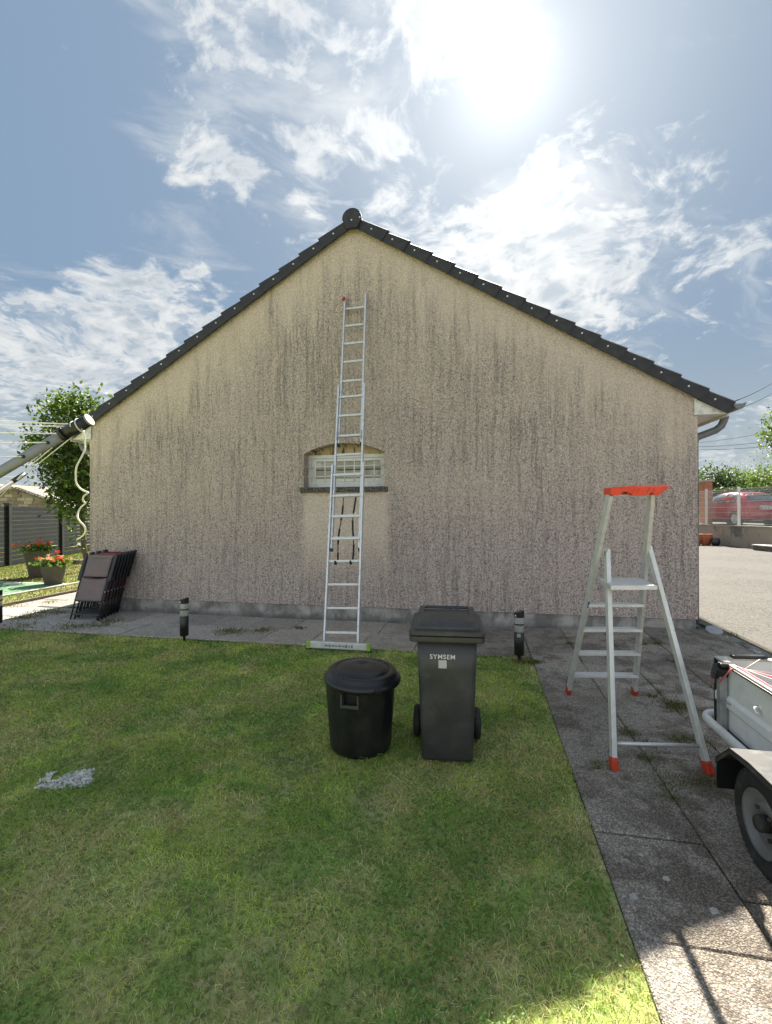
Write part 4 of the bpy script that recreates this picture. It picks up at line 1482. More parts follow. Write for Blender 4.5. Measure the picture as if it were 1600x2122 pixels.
ed.box((TX + 0.0, TY - 0.006, (TZ0 + TZ1) / 2 - 0.01), (0.026, 0.020, TZ1 - TZ0 + 0.02))
ed.box((TX + TW - 0.004, TY - TLN / 2, TZ1 - 0.008), (0.030, TLN, 0.012))
ed.box((TX, TY - TLN / 2, TZ0 - 0.006), (0.022, TLN, 0.014))
ed.build('black_edging', 'black_plastic', tr, t0, bevel=0.003)
rl_ = MB()
rl_.box((TX + 0.010, TY - TLN / 2, TZ1 + 0.005), (0.036, TLN + .01, 0.014))
rl_.box((TX + TW - 0.010, TY - TLN / 2, TZ1 + 0.005), (0.036, TLN + .01, 0.014))
rl_.box((TX + TW / 2, TY - 0.012, TZ1 + 0.005), (TW - 0.06, 0.036, 0.014))
rl_.build('top_rail', 'pale_stone', tr, t0, bevel=0.003)
post = MB()
post.prism([(TX - 0.048, TY - 0.155), (TX - 0.006, TY - 0.155), (TX - 0.006, TY - 0.11), (TX - 0.048, TY - 0.11)], 'z', TZ0 - 0.04, TZ1 - 0.07)
post.build('corner_post', 'galv', tr, t0, bevel=0.004)
la = MB()
la.box((TX - 0.03, TY - 0.125, TZ1 - 0.045), (0.075, 0.06, 0.07), Matrix.Rotation(R(25), 3, 'X'))
la.box((TX - 0.005, TY - 0.145, TZ1 + 0.002), (0.085, 0.05, 0.022))
la.box((TX - 0.055, TY - 0.11, TZ1 - 0.075), (0.03, 0.045, 0.04), Matrix.Rotation(R(-20), 3, 'X'))
la.build('latch', 'black_plastic', tr, t0, bevel=0.004)
MB().tube([(TX - 0.006, TY - 0.22, 0.49), (TX - 0.05, TY - 0.155, 0.49)], 0.006, 8).build('pin', 'galv', tr, t0)
hk = MB()
hk.tube([(TX - 0.002, TY - 0.47, 0.58), (TX - 0.025, TY - 0.47, 0.578), (TX - 0.03, TY - 0.485, 0.56), (TX - 0.012, TY - 0.49, 0.555)], 0.007, 8)
hk.lathe([(0.016, 0.0), (0.014, 0.006), (0.0, 0.007)], 12, (TX, TY - 0.47, 0.58), M=Matrix.Rotation(R(-90), 3, 'Y'))
hk.build('rope_hook', 'nail_metal', tr, t0)
# white bumper bar bent round the corner
bb = []
X0, Y0 = TX - 0.055, TY + 0.075
rr = 0.075
for yy in np.linspace(TY - TLN + .1, Y0 - rr, 4):
    bb.append((X0, yy, 0.318))
for k in range(1, 7):
    a = R(180 - 15 * k)
    bb.append((X0 + rr + rr * math.cos(a), Y0 - rr + rr * math.sin(a), 0.318))
bb.append((TX + TW - 0.05, Y0, 0.318))
bmp = MB()
rings = []
for i, p_ in enumerate(bb):
    a_ = Vector(bb[max(0, i - 1)])
    c_ = Vector(bb[min(len(bb) - 1, i + 1)])
    tn = (c_ - a_).normalized()
    sd_ = Vector((-tn.y, tn.x, 0))
    ring = []
    for aa in range(0, 360, 36):
        ring.append(Vector(p_) + sd_ * 0.018 * math.cos(R(aa)) + Vector((0, 0, 0.030 * math.sin(R(aa)))))
    rings.append(ring)
bmp.loft(rings, smooth=True)
bmp.build('bumper_bar', 'white_paint', tr, t0)
# mudguard, flap, wheels
for side in (0, 1):
    XO, XI = (TX - 0.258, TX - 0.018) if side == 0 else (TX + TW + 0.258, TX + TW + 0.018)
    YC = 2.38
    fd = MB()
    line = [(YC + 0.33, 0.345), (YC + 0.19, 0.462), (YC + 0.02, 0.478), (YC - 0.2, 0.474), (YC - 0.36, 0.36)]
    ring = [[(XO, a, b), (XI, a, b), (XI, a, b - 0.006), (XO, a, b - 0.006)] for a, b in line]
    fd.loft(ring)
    lip = [[(XO, a, b), (XO + (0.004 if side == 0 else -0.004), a, b), (XO + (0.004 if side == 0 else -.004), a, b - 0.028), (XO, a, b - 0.028)] for a, b in line]
    fd.loft(lip)
    fd.build('mudguard', 'fender_steel', tr, t0)
    fl = MB()
    fl.box(((XO + XI) / 2, YC + 0.322, 0.268), (abs(XI - XO) - 0.006, 0.006, 0.15))
    fl.prism([(YC + 0.325, 0.340), (YC + 0.20, 0.445), (YC + 0.16, 0.33), (YC + 0.24, 0.22), (YC + 0.325, 0.195)], 'x', XI - 0.006 if side == 0 else XI, XI if side == 0 else XI + .006)
    fl.build('mud_flap', 'black_plastic', tr, t0)
    Mx = Matrix.Rotation(R(-90 if side == 0 else 90), 3, 'Y')
    cw = (TX - 0.165 if side == 0 else TX + TW + 0.165, YC, 0.222)
    ty_ = MB().lathe([(0.136, -0.055), (0.150, -0.062), (0.186, -0.070), (0.208, -0.062), (0.217, -0.048), (0.222, -0.02), (0.222, 0.02), (0.217, 0.048), (0.208, 0.062), (0.186, 0.070), (0.150, 0.062), (0.136, 0.055)], 48, cw, M=Mx, cap=False)
    wheel = ty_.build('wheel', 'rubber', tr, t0)
    tb = MB()
    for k in range(56):
        a = 2 * math.pi * k / 56
        for off_, tw in ((-0.045, 0.25), (-0.016, -0.3), (0.016, 0.3), (0.045, -0.25)):
            pc = Mx @ Vector(((0.2225 if abs(off_) < .03 else 0.217) * math.cos(a + off_ * tw), (0.2225 if abs(off_) < .03 else 0.217) * math.sin(a + off_ * tw), off_))
            Mr = Mx @ Matrix.Rotation(a, 3, 'Z') @ Matrix.Rotation(tw, 3, 'X')
            tb.box(Vector(cw) + pc, (0.010, 0.017, 0.023), Mr)
    tb.build('tread', 'rubber', wheel, t0, fix=False)
    rm = MB().lathe([(0.0, 0.026), (0.045, 0.026), (0.055, 0.040), (0.080, 0.042), (0.092, 0.028), (0.112, 0.034), (0.126, 0.058), (0.136, 0.066), (0.140, 0.062), (0.136, 0.050)], 40, cw, M=Mx, cap=False)
    rim = rm.build('rim', 'steel_rim', wheel, t0)
    hb = MB().lathe([(0.036, 0.02), (0.036, 0.066), (0.029, 0.076), (0.0, 0.078)], 24, cw, M=Mx)
    for k in range(4):
        a = R(45 + 90 * k)
        hb.lathe([(0.010, 0.03), (0.010, 0.052), (0.0, 0.056)], 6, Vector(cw) + Mx @ Vector((0.066 * math.cos(a), 0.066 * math.sin(a), 0)), M=Mx)
    hb.build('hub', 'rubber', wheel, t0)
MB().tube([(TX - 0.10, 2.44, 0.222), (TX + TW + 0.10, 2.44, 0.222)], 0.03, 10).build('axle', 'galv', tr, t0)
dbm = MB()
dbm.bar((TX + 0.2, TY - TLN, 0.29), (TX + TW / 2, TY - TLN - 0.9, 0.33), 0.05, 0.05)
dbm.bar((TX + TW - 0.2, TY - TLN, 0.29), (TX + TW / 2, TY - TLN - 0.9, 0.33), 0.05, 0.05)
dbm.build('drawbar', 'galv', tr, t0)
MB().tube([(TX + TW / 2, TY - TLN - 0.78, 0.0), (TX + TW / 2, TY - TLN - 0.78, 0.36)], 0.02, 10).build('jack_stand', 'galv', tr, t0)

# elastic cargo net over the box
net = thing('cargo_net', 'pink and pale elastic cargo net stretched over the top of the white trailer', 'net', (TX + 0.4, TY - 0.5, TZ1))
n0 = tuple(net.location)
pale, pink = MB(), MB()
zz = TZ1 + 0.016
gx = [TX + 0.03 + 0.21 * k for k in range(6)]
gy = [TY - 0.02 - 0.24 * k for k in range(8)]
nodes = {}
for i in range(6):
    for j in range(8):
        ed_ = i in (0, 5) or j in (0, 7)
        nodes[i, j] = Vector((gx[i] + (0 if ed_ else random.gauss(0, .03)), gy[j] + (0 if ed_ else random.gauss(0, .03)), zz - (0 if ed_ else 0.012 + random.random() * 0.02)))
for i in range(5):
    for j in range(7):
        if (i + j) % 2:
            pale.tube([nodes[i, j], nodes[i + 1, j + 1]], 0.0028, 6)
        else:
            pale.tube([nodes[i + 1, j], nodes[i, j + 1]], 0.0028, 6)
        pale.tube([nodes[i, j + 1], nodes[i + 1, j + 1]], 0.0026, 6) if (i * 3 + j) % 4 == 0 else None
pale.build('mesh_cords', 'net_pale', net, n0)
c0 = Vector((TX - 0.01, TY - 0.16, TZ1 + 0.012))
pink.tube([Vector((TX - 0.03, TY - 0.02, TZ1 - 0.07)), Vector((TX - 0.055, TY - 0.10, TZ1 - 0.12))], 0.004, 8)
pink.tube([Vector((TX - 0.052, TY - 0.16, TZ1 - 0.10)), Vector((TX - 0.02, TY - 0.21, TZ1 - 0.01)), Vector((TX + 0.01, TY - 0.23, TZ1 + 0.016)), Vector((TX + 0.16, TY - 0.42, TZ1 + 0.012)), Vector((TX + .02, TY - 0.95, TZ1 + .016))], 0.0042, 8)
pink.tube([Vector((TX + 0.012, TY - 0.23, TZ1 + 0.018)), Vector((TX + 0.014, TY - 0.6, TZ1 + 0.016)), Vector((TX + .02, TY - 1.6, TZ1 + .016))], 0.0042, 8)
pink.tube([Vector((TX + 0.30, TY - 0.01, TZ1 + 0.016)), Vector((TX + TW - 0.02, TY - 0.02, TZ1 + 0.016))], 0.0042, 8)
pink.build('border_cord', 'net_pink', net, n0)
nh = MB()
nh.box((TX + 0.17, TY - 0.02, TZ1 + 0.022), (0.20, 0.045, 0.022), Matrix.Rotation(R(6), 3, 'Z'))
nh.build('hook', 'black_plastic', net, n0, bevel=0.008)

# ================================================================ rotary clothes dryer
dr = thing('clothes_dryer', 'grey rotary clothes dryer arm with black end cap and white lines', 'clothes dryer', (at(-330, 1061, 1.55).x, at(-330, 1061, 1.55).y, 0))
d0 = tuple(dr.location)
mast = Vector((d0[0], d0[1], 0))
A1, A0 = at(186, 869, 1.50), at(128, 902, 1.50)
A_ = at(-330, 1172, 1.55)
MB().tube([mast, mast + Vector((0, 0, 1.72))], 0.025, 16).build('mast', 'pole_grey', dr, d0)
ad = (A1 - A_).normalized()
MB().tube([A_, A1 - ad * 0.02], 0.0165, 20).build('arm', 'pole_grey', dr, d0)
sl_ = MB().tube([A0 - ad * 0.0, A0 + ad * 0.012], 0.0205, 20)
sl_.tube([A0, A1 - ad * 0.006], 0.0192, 20)
sleeve = sl_.build('end_sleeve', 'black_plastic', dr, d0)
MB().tube([A1 - ad * 0.006, A1], 0.0198, 20).build('end_disc', 'disc_cream', sleeve, d0)
# a lower arm, folded further away
B1, B0 = at(46, 985, 2.1), at(-330, 1230, 1.6)
MB().tube([B0, B1], 0.008, 12).build('arm', 'strut_grey', dr, d0)
MB().tube([B1 - (B1 - B0).normalized() * .05, B1 + (B1 - B0).normalized() * 0.012], 0.0105, 12).build('end_sleeve', 'black_plastic', dr, d0)
ln_ = MB()
holes = []
def armp(px):
    f = (px - 186) / (128 - 186)
    return A1 + (A0 - A1) * f
for (px, py), (qx, qy), dd in (((157, 880), (-300, 853), 1.7), ((157, 884), (-300, 873), 1.7), ((127, 899), (-300, 888), 1.7), ((97, 917), (-300, 918), 1.7), ((46, 946), (-300, 955), 1.7)):
    p_ = at(px, py, 1.485)
    q_ = at(qx, qy, dd)
    ln_.tube([p_, (p_ + q_) / 2 + Vector((0, 0, -0.004)), q_], 0.0019, 6)
    if px < 150:
        holes.append(at(px, py, 1.484))
for (px, py), (qx, qy), d1, d2 in (((170, 889), (60, 977), 1.49, 2.0), ((108, 928), (62, 966), 1.5, 2.0), ((84, 941), (58, 962), 1.5, 2.0), ((62, 966), (-10, 1040), 2.0, 2.2), ((60, 977), (0, 1022), 2.0, 2.2), ((0, 989), (40, 988), 2.1, 2.1), ((0, 998), (28, 997), 2.1, 2.1)):
    ln_.tube([at(px, py, d1), at(qx, qy, d2)], 0.0018, 6)
ku = ad.cross(Vector((0, 0, 1))).normalized()
kw = ku.cross(ad)
kc = at(163, 883, 1.50)
kn = [kc + ad * (-0.012 + 0.0028 * a) + (ku * math.cos(a) + kw * math.sin(a)) * 0.0212 for a in np.linspace(0.0, 9.4, 40)]
ln_.tube(kn, 0.0019, 6)
ln_.build('washing_line', 'line_white', dr, d0)
ho = MB()
for h in holes:
    ho.lathe([(0.0052, -0.002), (0.0052, 0.004), (0.0, 0.004)], 12, h + Vector((0, 0.004, 0)), M=Matrix.Rotation(R(90), 3, 'X'))
ho.build('line_eyelet', 'black_plastic', dr, d0)
pts = [(171, 892), (175, 904), (176, 918), (176, 931), (170, 945), (163, 958), (158, 970), (157, 984), (158, 1000), (165, 1011), (174, 1017), (183, 1021), (175, 1027), (172, 1034), (174, 1040), (177, 1043), (168, 1051), (162, 1062), (161, 1072), (166, 1081), (173, 1088), (177, 1097), (175, 1106), (168, 1113), (159, 1118)]
rp = [at(a, b, 1.485 + 0.01 * math.sin(k * 0.9)) for k, (a, b) in enumerate(pts)]


def smooth_path(P, n=4):
    out = []
    for i in range(len(P) - 1):
        p0, p1, p2, p3 = P[max(0, i - 1)], P[i], P[i + 1], P[min(len(P) - 1, i + 2)]
        for k in range(n):
            t_ = k / n
            out.append(0.5 * ((2 * p1) + (p2 - p0) * t_ + (2 * p0 - 5 * p1 + 4 * p2 - p3) * t_ ** 2 + (3 * p1 - p0 - 3 * p2 + p3) * t_ ** 3))
    out.append(P[-1])
    return out


MB().tube(smooth_path(rp), 0.0027, 8).build('rope_end', 'rope_white', dr, d0)

# ================================================================ the yard beyond the house corner
def cl(lat, depth, z=0.0):
    p_ = RT0 * lat + FW * depth
    return Vector((p_.x, p_.y, z))


# wooden edging of the path
ew = MB()
ew.bar((-8.13, 3.0, 0.015), (-8.16, 17.5, 0.015), 0.04, 0.07)
eo = ew.build('lawn_edging', 'wood_weathered', bevel=0.006)
struct(eo)
# green turf mat with a pale border
mt = thing('green_mat', 'flat green artificial turf mat with pale border strips on the sunny lawn', 'mat', (-10.2, 7.4, 0.012))
MB().box((0, 0, 0.005), (2.1, 3.0, 0.012)).build('turf', 'mat_green', mt)
bo = MB()
bo.box((1.09, 0.35, 0.006), (0.05, 3.9, 0.018))
bo.box((0, 1.53, 0.006), (2.12, 0.05, 0.018))
bo.build('border', 'border_pale', mt)
nt = MB().box((-0.08, 1.26, 0.03), (0.34, 0.10, 0.035), Matrix.Rotation(R(20), 3, 'Z'))
nt.build('hinge_block', 'border_pale', mt, bevel=0.004)


def leaf_cloud(pts, size, nrm_up=0.4, aspect=1.7, cols=None, seed=1, jit=0.35):
    """pts (N,3) -> folded diamond leaves; returns verts, faces, colours"""
    r_ = np.random.default_rng(seed)
    n = len(pts)
    d = r_.normal(size=(n, 3))
    d[:, 2] -= 0.25
    d /= np.linalg.norm(d, axis=1)[:, None]
    up = r_.normal(size=(n, 3))
    up[:, 2] += nrm_up * 3
    s = np.cross(d, up)
    s /= np.linalg.norm(s, axis=1)[:, None] + 1e-9
    nn = np.cross(s, d)
    L = size * (1 + jit * r_.normal(size=n)).clip(0.45, 1.7)
    Wd = L / aspect
    a = pts
    b = pts + d * (L * 0.45)[:, None] + s * (Wd * 0.5)[:, None] + nn * (L * 0.10)[:, None]
    c = pts + d * L[:, None]
    e_ = pts + d * (L * 0.45)[:, None] - s * (Wd * 0.5)[:, None] + nn * (L * 0.10)[:, None]
    V = np.stack([a, b, c, e_], 1).reshape(-1, 3)
    F = np.arange(4 * n).reshape(n, 4).ravel()
    C = np.repeat(cols, 4, axis=0)
    return V, F, C


def crown_points(blobs, n, seed, clump=0.16, per=14, hollow=0.35):
    r_ = np.random.default_rng(seed)
    vol = np.array([b[3] * b[4] * b[5] for b in blobs])
    nc = max(1, n // per)
    pick = r_.choice(len(blobs), nc, p=vol / vol.sum())
    B = np.array(blobs)[pick]
    u = r_.normal(size=(nc, 3))
    u /= np.linalg.norm(u, axis=1)[:, None]
    rad = (hollow + (1 - hollow) * r_.random(nc) ** 0.6)
    rad *= 1 + 0.16 * r_.normal(size=nc)
    cen = B[:, :3] + u * rad[:, None] * B[:, 3:6]
    pts = np.repeat(cen, per, axis=0) + r_.normal(size=(nc * per, 3)) * clump
    tone = np.repeat(r_.random(nc), per)
    return pts, tone, cen


def leaf_cols(n, tone, c0, c1, seed, var=0.25):
    r_ = np.random.default_rng(seed)
    f = np.clip(tone * 0.7 + 0.3 * r_.random(n), 0, 1)[:, None]
    C = np.array(c0)[None] * (1 - f) + np.array(c1)[None] * f
    return np.clip(C * (1 + var * r_.normal(size=(n, 1))).clip(0.4, 1.8), 0.004, 1)


def tree(name, label, base, blobs, n, size, c0, c1, seed, trunk_r=0.07, clump=0.16, group=None, branches=14, cat='tree', limbs=True):
    root = thing(name, label, cat, base, 0, group)
    pts, tone, cen = crown_points(blobs, n, seed, clump)
    V, F, C = leaf_cloud(pts, size, cols=leaf_cols(len(pts), tone, c0, c1, seed + 1), seed=seed + 2)
    b = np.array(base)
    link('crown', numpy_mesh('crown', V - b, F, 4, C), 'leaves', root)
    if limbs:
        tk = MB()
        mid = np.array([[q[0], q[1], q[2]] for q in blobs]).mean(0)
        topz = max(q[2] + q[5] * 0.5 for q in blobs)
        r_ = random.Random(seed)
        tp = Vector(base)
        path = [tp + Vector((0, 0, -0.05))]
        N = 7
        for k in range(1, N + 1):
            f = k / N
            path.append(Vector((base[0] + (mid[0] - base[0]) * f + r_.gauss(0, trunk_r * .5), base[1] + (mid[1] - base[1]) * f + r_.gauss(0, trunk_r * .5), base[2] + (topz - base[2]) * f)))
        tk.tube(path, trunk_r, 10, r2=trunk_r * 0.25)
        for k in range(branches):
            i = r_.randrange(len(cen))
            e_ = Vector(cen[i])
            j = r_.randrange(2, N - 1)
            s_ = path[j]
            m_ = (s_ + e_) / 2 + Vector((r_.gauss(0, .1), r_.gauss(0, .1), r_.uniform(0, .2)))
            tk.tube([s_, m_, e_], trunk_r * 0.42, 6, r2=trunk_r * 0.10)
        tk.build('trunk', 'bark', root, base, fix=False)
    return root


TB_ = cl(-8.25, 13.0)
bl_ = []
for px, py, rx, rz in ((150, 870, 0.85, 0.70), (110, 930, 0.75, 0.65), (160, 960, 0.75, 0.75), (80, 920, 0.45, 0.40), (150, 1030, 0.62, 0.60), (170, 850, 0.55, 0.55), (120, 985, 0.55, 0.6), (200, 900, 0.7, 0.8), (185, 1085, 0.45, 0.6), (120, 850, 0.35, 0.35), (165, 1010, 0.6, 0.6), (190, 980, 0.7, 0.7), (135, 1020, .4, .4)):
    q = at(px, py, 13.0)
    bl_.append((q.x, q.y, q.z, rx * .95, rx * .95, rz * .95))
tree('leafy_tree', 'bushy green tree behind the corner of the house beside the dark fence', tuple(TB_), bl_, 10500, 0.108, (0.032, 0.068, 0.018), (0.15, 0.215, 0.05), 5, 0.075, 0.13, branches=26)

# planters with geraniums
def planter(px, py, label, w_top, w_bot, h, depth_off=0.0, turn=45, ribbed=True, seed=3, nfl=26):
    g = G(px, py)
    root = thing('flower_planter', label, 'planter', (g.x, g.y, 0), YAW + R(turn), 'planters of geraniums on the sunny lawn')
    mb = MB()
    def sq(wd, z):
        return [(-wd / 2, -wd / 2, z), (wd / 2, -wd / 2, z), (wd / 2, wd / 2, z), (-wd / 2, wd / 2, z)]
    mb.loft([sq(w_bot, 0), sq(w_top, h - 0.02), sq(w_top + 0.015, h - 0.02), sq(w_top + 0.015, h), sq(w_top - 0.05, h), sq(w_top - 0.06, h - 0.05)])
    mb.build('pot', 'planter_resin', root, bevel=0.005)
    rb_ = MB()
    nr = 14
    for k in range(nr):
        f = (k + 0.5) / nr - 0.5
        if ribbed:
            for sx_, sy_ in ((0, -1), (1, 0), (-1, 0)):
                if sx_ == 0:
                    rb_.bar((f * w_bot, -w_bot / 2 - .003, 0.01), (f * w_top, -w_top / 2 - .003, h - 0.03), 0.010, 0.010, (1, 0, 0))
                else:
                    rb_.bar((sx_ * (w_bot / 2 + .003), f * w_bot, 0.01), (sx_ * (w_top / 2 + .003), f * w_top, h - 0.03), 0.010, 0.010, (0, 1, 0))
        zz = 0.02 + (h - 0.06) * (k + 0.5) / nr
        wd = w_bot + (w_top - w_bot) * zz / h + 0.008
        if k % 2 == 0:
            rb_.loft([sq(wd, zz), sq(wd + .006, zz + .008), sq(wd, zz + 0.016)])
    rb_.build('weave', 'planter_resin', root)
    MB().add(sq(w_top - .05, h - .03), [(0, 1, 2, 3)]).build('potting_soil', 'soil', root, fix=False)
    r_ = np.random.default_rng(seed)
    n = 850
    pts = np.stack([r_.normal(size=n) * w_top * 0.34, r_.normal(size=n) * w_top * 0.34, h + 0.02 + np.abs(r_.normal(size=n)) * 0.075], 1)
    V, F, C = leaf_cloud(pts, 0.055, cols=leaf_cols(n, r_.random(n), (0.05, 0.11, 0.02), (0.17, 0.26, 0.05), seed), aspect=1.15, seed=seed)
    link('foliage', numpy_mesh('foliage', V, F, 4, C), 'leaves', root)
    fp, fc = [], []
    for k in range(nfl):
        cx_, cy_ = r_.normal() * w_top * 0.40, r_.normal() * w_top * 0.40
        cz_ = h + 0.13 + r_.random() * 0.07
        if k == 0:
            cx_, cy_, cz_ = 0.10, 0.12, h + 0.30
        colr_ = np.array(((0.75, 0.07, 0.03), (0.80, 0.16, 0.05), (0.80, 0.33, 0.30), (0.82, 0.55, 0.50), (0.68, 0.03, 0.05))[r_.integers(0, 5)])
        m_ = 34
        fp.append(np.stack([cx_ + r_.normal(size=m_) * 0.022, cy_ + r_.normal(size=m_) * 0.022, cz_ + r_.normal(size=m_) * 0.014], 1))
        fc.append(np.tile(colr_, (m_, 1)) * (0.75 + 0.5 * r_.random((m_, 1))))
    V, F, C = leaf_cloud(np.concatenate(fp), 0.024, cols=np.clip(np.concatenate(fc), 0, 1), aspect=1.1, seed=seed + 4)
    link('blossom', numpy_mesh('blossom', V, F, 4, C), 'petals', root)
    return root


planter(110, 1212, 'shorter brown woven planter of orange geraniums, nearer the stacked chairs', 0.45, 0.30, 0.44, turn=38, seed=21)
planter(75, 1195, 'taller brown planter of red geraniums beside the dark slatted fence', 0.50, 0.27, 0.66, turn=40, seed=33, nfl=30)
bk_ = thing('brick_block', 'dark reddish brick block lying on the grass behind the stacked chairs', 'brick', G(163, 1168))
MB().box((0, 0, 0.06), (0.34, 0.22, 0.13)).build('block', 'dark_stone', bk_, bevel=0.01)

# dark slatted fence
P1, P2 = G(17, 1173), G(127, 1153)
fv = (P2 - P1)
fl_ = fv.length
fu = fv.normalized()
fn = thing('slatted_fence', 'dark grey horizontal slat fence between black posts behind the planters', 'fence', P1)
f0 = tuple(P1)
HF = 1.86
posts = [P1 - fu * fl_, P1, P2, P2 + fu * fl_ * 0.95, P2 + fu * fl_ * 1.9]
for q in posts:
    mb = MB().bar(q, q + Vector((0, 0, HF + 0.05)), 0.15, 0.15, fu)
    mb.bar(q + Vector((0, 0, HF + .05)), q + Vector((0, 0, HF + 0.075)), 0.17, 0.17, fu)
    mb.build('post', 'fence_post', fn, f0, bevel=0.006)
ns = 13
for a, b in zip(posts, posts[1:]):
    d_ = (b - a).normalized()
    ln2 = (b - a).length
    sm = MB().bar(Vector((0, 0, 0)), d_ * (ln2 - 0.14), 0.120, 0.024, (0, 0, 1))
    sme = sm.mesh('slat')
    sme.materials.append(M['fence_slat'])
    for k in range(ns):
        o = link('slat', sme, None, fn)
        o.location = a + d_ * 0.07 - P1 + Vector((0, 0, 0.10 + k * 0.1365))
    sr = MB().bar(a + d_ * .07, b - d_ * .07, 0.04, 0.035, (0, 0, 1))
    for v in range(len(sr.v)):
        sr.v[v] = (sr.v[v][0], sr.v[v][1], sr.v[v][2] + 0.10 + ns * 0.1365 - 0.05)
    sr.build('top_rail', 'fence_post', fn, f0)

# stone-block outbuilding behind the fence
OB = cl(-21.0, 25.0)
ob = thing('outbuilding', 'block-walled outbuilding with a sloping tiled roof edge behind the dark fence', 'building', OB)
b0 = tuple(OB)
def obp(px, py, off=0.0):
    q = at(px, py, 25.0 - off)
    return q
prof = [(-190, 1180), (-190, 1013), (33, 1013), (122, 1045), (160, 1060), (160, 1180)]
pv = [obp(*q) for q in prof]
mb = MB()
n_ = len(pv)
mb.add(pv + [q + FW * 6 for q in pv], [tuple(range(n_)), tuple(range(2 * n_ - 1, n_ - 1, -1))] + [(i, i + n_, (i + 1) % n_ + n_, (i + 1) % n_) for i in range(n_)])
mb.build('wall', 'mortar', ob, b0)
py_ = 1017.5
row = 0
while py_ < 1058:
    xs_ = -60 + (row % 2) * 10
    while xs_ < 150:
        wdt = random.uniform(17, 23)
        lim = 1013 + max(0, (xs_ + wdt - 33)) * 0.36
        if py_ > lim + 1.5:
            a, b = obp(xs_, py_, 0.03), obp(xs_ + wdt - 0.8, py_ + 6.3, 0.03)
            h_ = abs(a.z - b.z)
            MB().bar(Vector((a.x, a.y, (a.z + b.z) / 2)), Vector((b.x, b.y, (a.z + b.z) / 2)), h_, 0.06, (0, 0, 1)).build('stone_block', random.choice(('block_dark', 'block_dark', 'block_pale')), ob, b0)
        xs_ += wdt
    py_ += 7.0
    row += 1
cpb = MB()
a, b = obp(-190, 1011, .1), obp(34, 1011, .1)
cpb.bar(a, b, 0.14, 0.5, (0, 0, 1))
cpb.build('wall_coping', 'pale_stone', ob, b0)
rv = MB()
for k in range(14):
    px = 31 + k * 6.6
    a, b = obp(px, 1010.5 + k * 2.38, .15), obp(px + 7.4, 1013.8 + k * 2.38, .15)
    rv.bar(a, b, 0.10, 0.5, (0, 0, 1))
    rv.tube([b + Vector((0, 0, 0.05)) - FW * .2, b + Vector((0, 0, 0.05)) + FW * .2], 0.055, 8)
rv.bar(obp(28, 1008, -3), obp(125, 1042, -3), 0.1, 6, (0, 0, 1))
rv.build('roof_edge', 'dark_stone', ob, b0)
rp_ = MB()
a, b = obp(40, 1008, -3), obp(150, 1046, -3)
rp_.bar(a, b, 0.12, 5.0, (0, 0, 1))
rp_.build('roof', 'roof_red', ob, b0)

# ================================================================ the neighbour's side beyond the driveway
LATW = 15.3
ZT = 0.98
rw = thing('retaining_wall', 'low pale rendered wall with dark stains at the edge of the driveway', 'wall', cl(LATW, 20))
w0 = tuple(rw.location)
def wbox(mb, lat0, lat1, d0_, d1_, z0, z1):
    q = [cl(lat0, d0_, 0), cl(lat1, d0_, 0), cl(lat1, d1_, 0), cl(lat0, d1_, 0)]
    vs = [(p_.x, p_.y, z0) for p_ in q] + [(p_.x, p_.y, z1) for p_ in q]
    mb.add(vs, [(0, 3, 2, 1), (4, 5, 6, 7), (0, 1, 5, 4), (1, 2, 6, 5), (2, 3, 7, 6), (3, 0, 4, 7)])
    return mb
wbox(MB(), LATW, LATW + 0.2, 6, 42, -0.05, ZT - 0.05).build('masonry', 'stained_render', rw, w0)
wbox(MB(), LATW - 0.04, LATW + 0.24, 6, 42, ZT - 0.05, ZT + 0.01).build('coping', 'concrete_cap', rw, w0, bevel=0.01)
ng = MB()
wbox(ng, LATW + 0.2, LATW + 80, 4, 90, -0.05, ZT - 0.03)
struct(ng.build('neighbour_ground', 'driveway_asphalt'))

mf = thing('mesh_fence', 'white welded wire fence panels on posts along the low stained wall', 'fence', cl(LATW + 0.1, 20, ZT))
m0 = tuple(mf.location)
dps = [22.5 - 2.07 * k for k in range(-2, 7)]
HP = 1.62
for dpt in dps:
    pm = MB()
    for o_ in (-0.05, 0.05):
        q = cl(LATW + 0.1, dpt + o_, ZT)
        pm.bar(q, q + Vector((0, 0, HP + 0.06)), 0.045, 0.045, FW)
    q = cl(LATW + 0.1, dpt, ZT)
    pm.build('post', 'mesh_white', mf, m0, bevel=0.006)
for a, b in zip(dps, dps[1:]):
    pn = MB()
    nw = 38
    for k in range(nw):
        q = cl(LATW + 0.1, a + (b - a) * (k + 0.5) / nw, ZT + 0.06)
        pn.bar(q, q + Vector((0, 0, HP - 0.08)), 0.0042, 0.0042, FW)
    for zz in (0.08, 0.30, 0.55, 0.80, 1.05, 1.30, 1.50, HP - 0.03):
        pn.bar(cl(LATW + 0.1, a, ZT + zz), cl(LATW + 0.1, b, ZT + zz), 0.008, 0.008, (0, 0, 1))
    pn.build('wire_panel', 'mesh_white', mf, m0, fix=False)

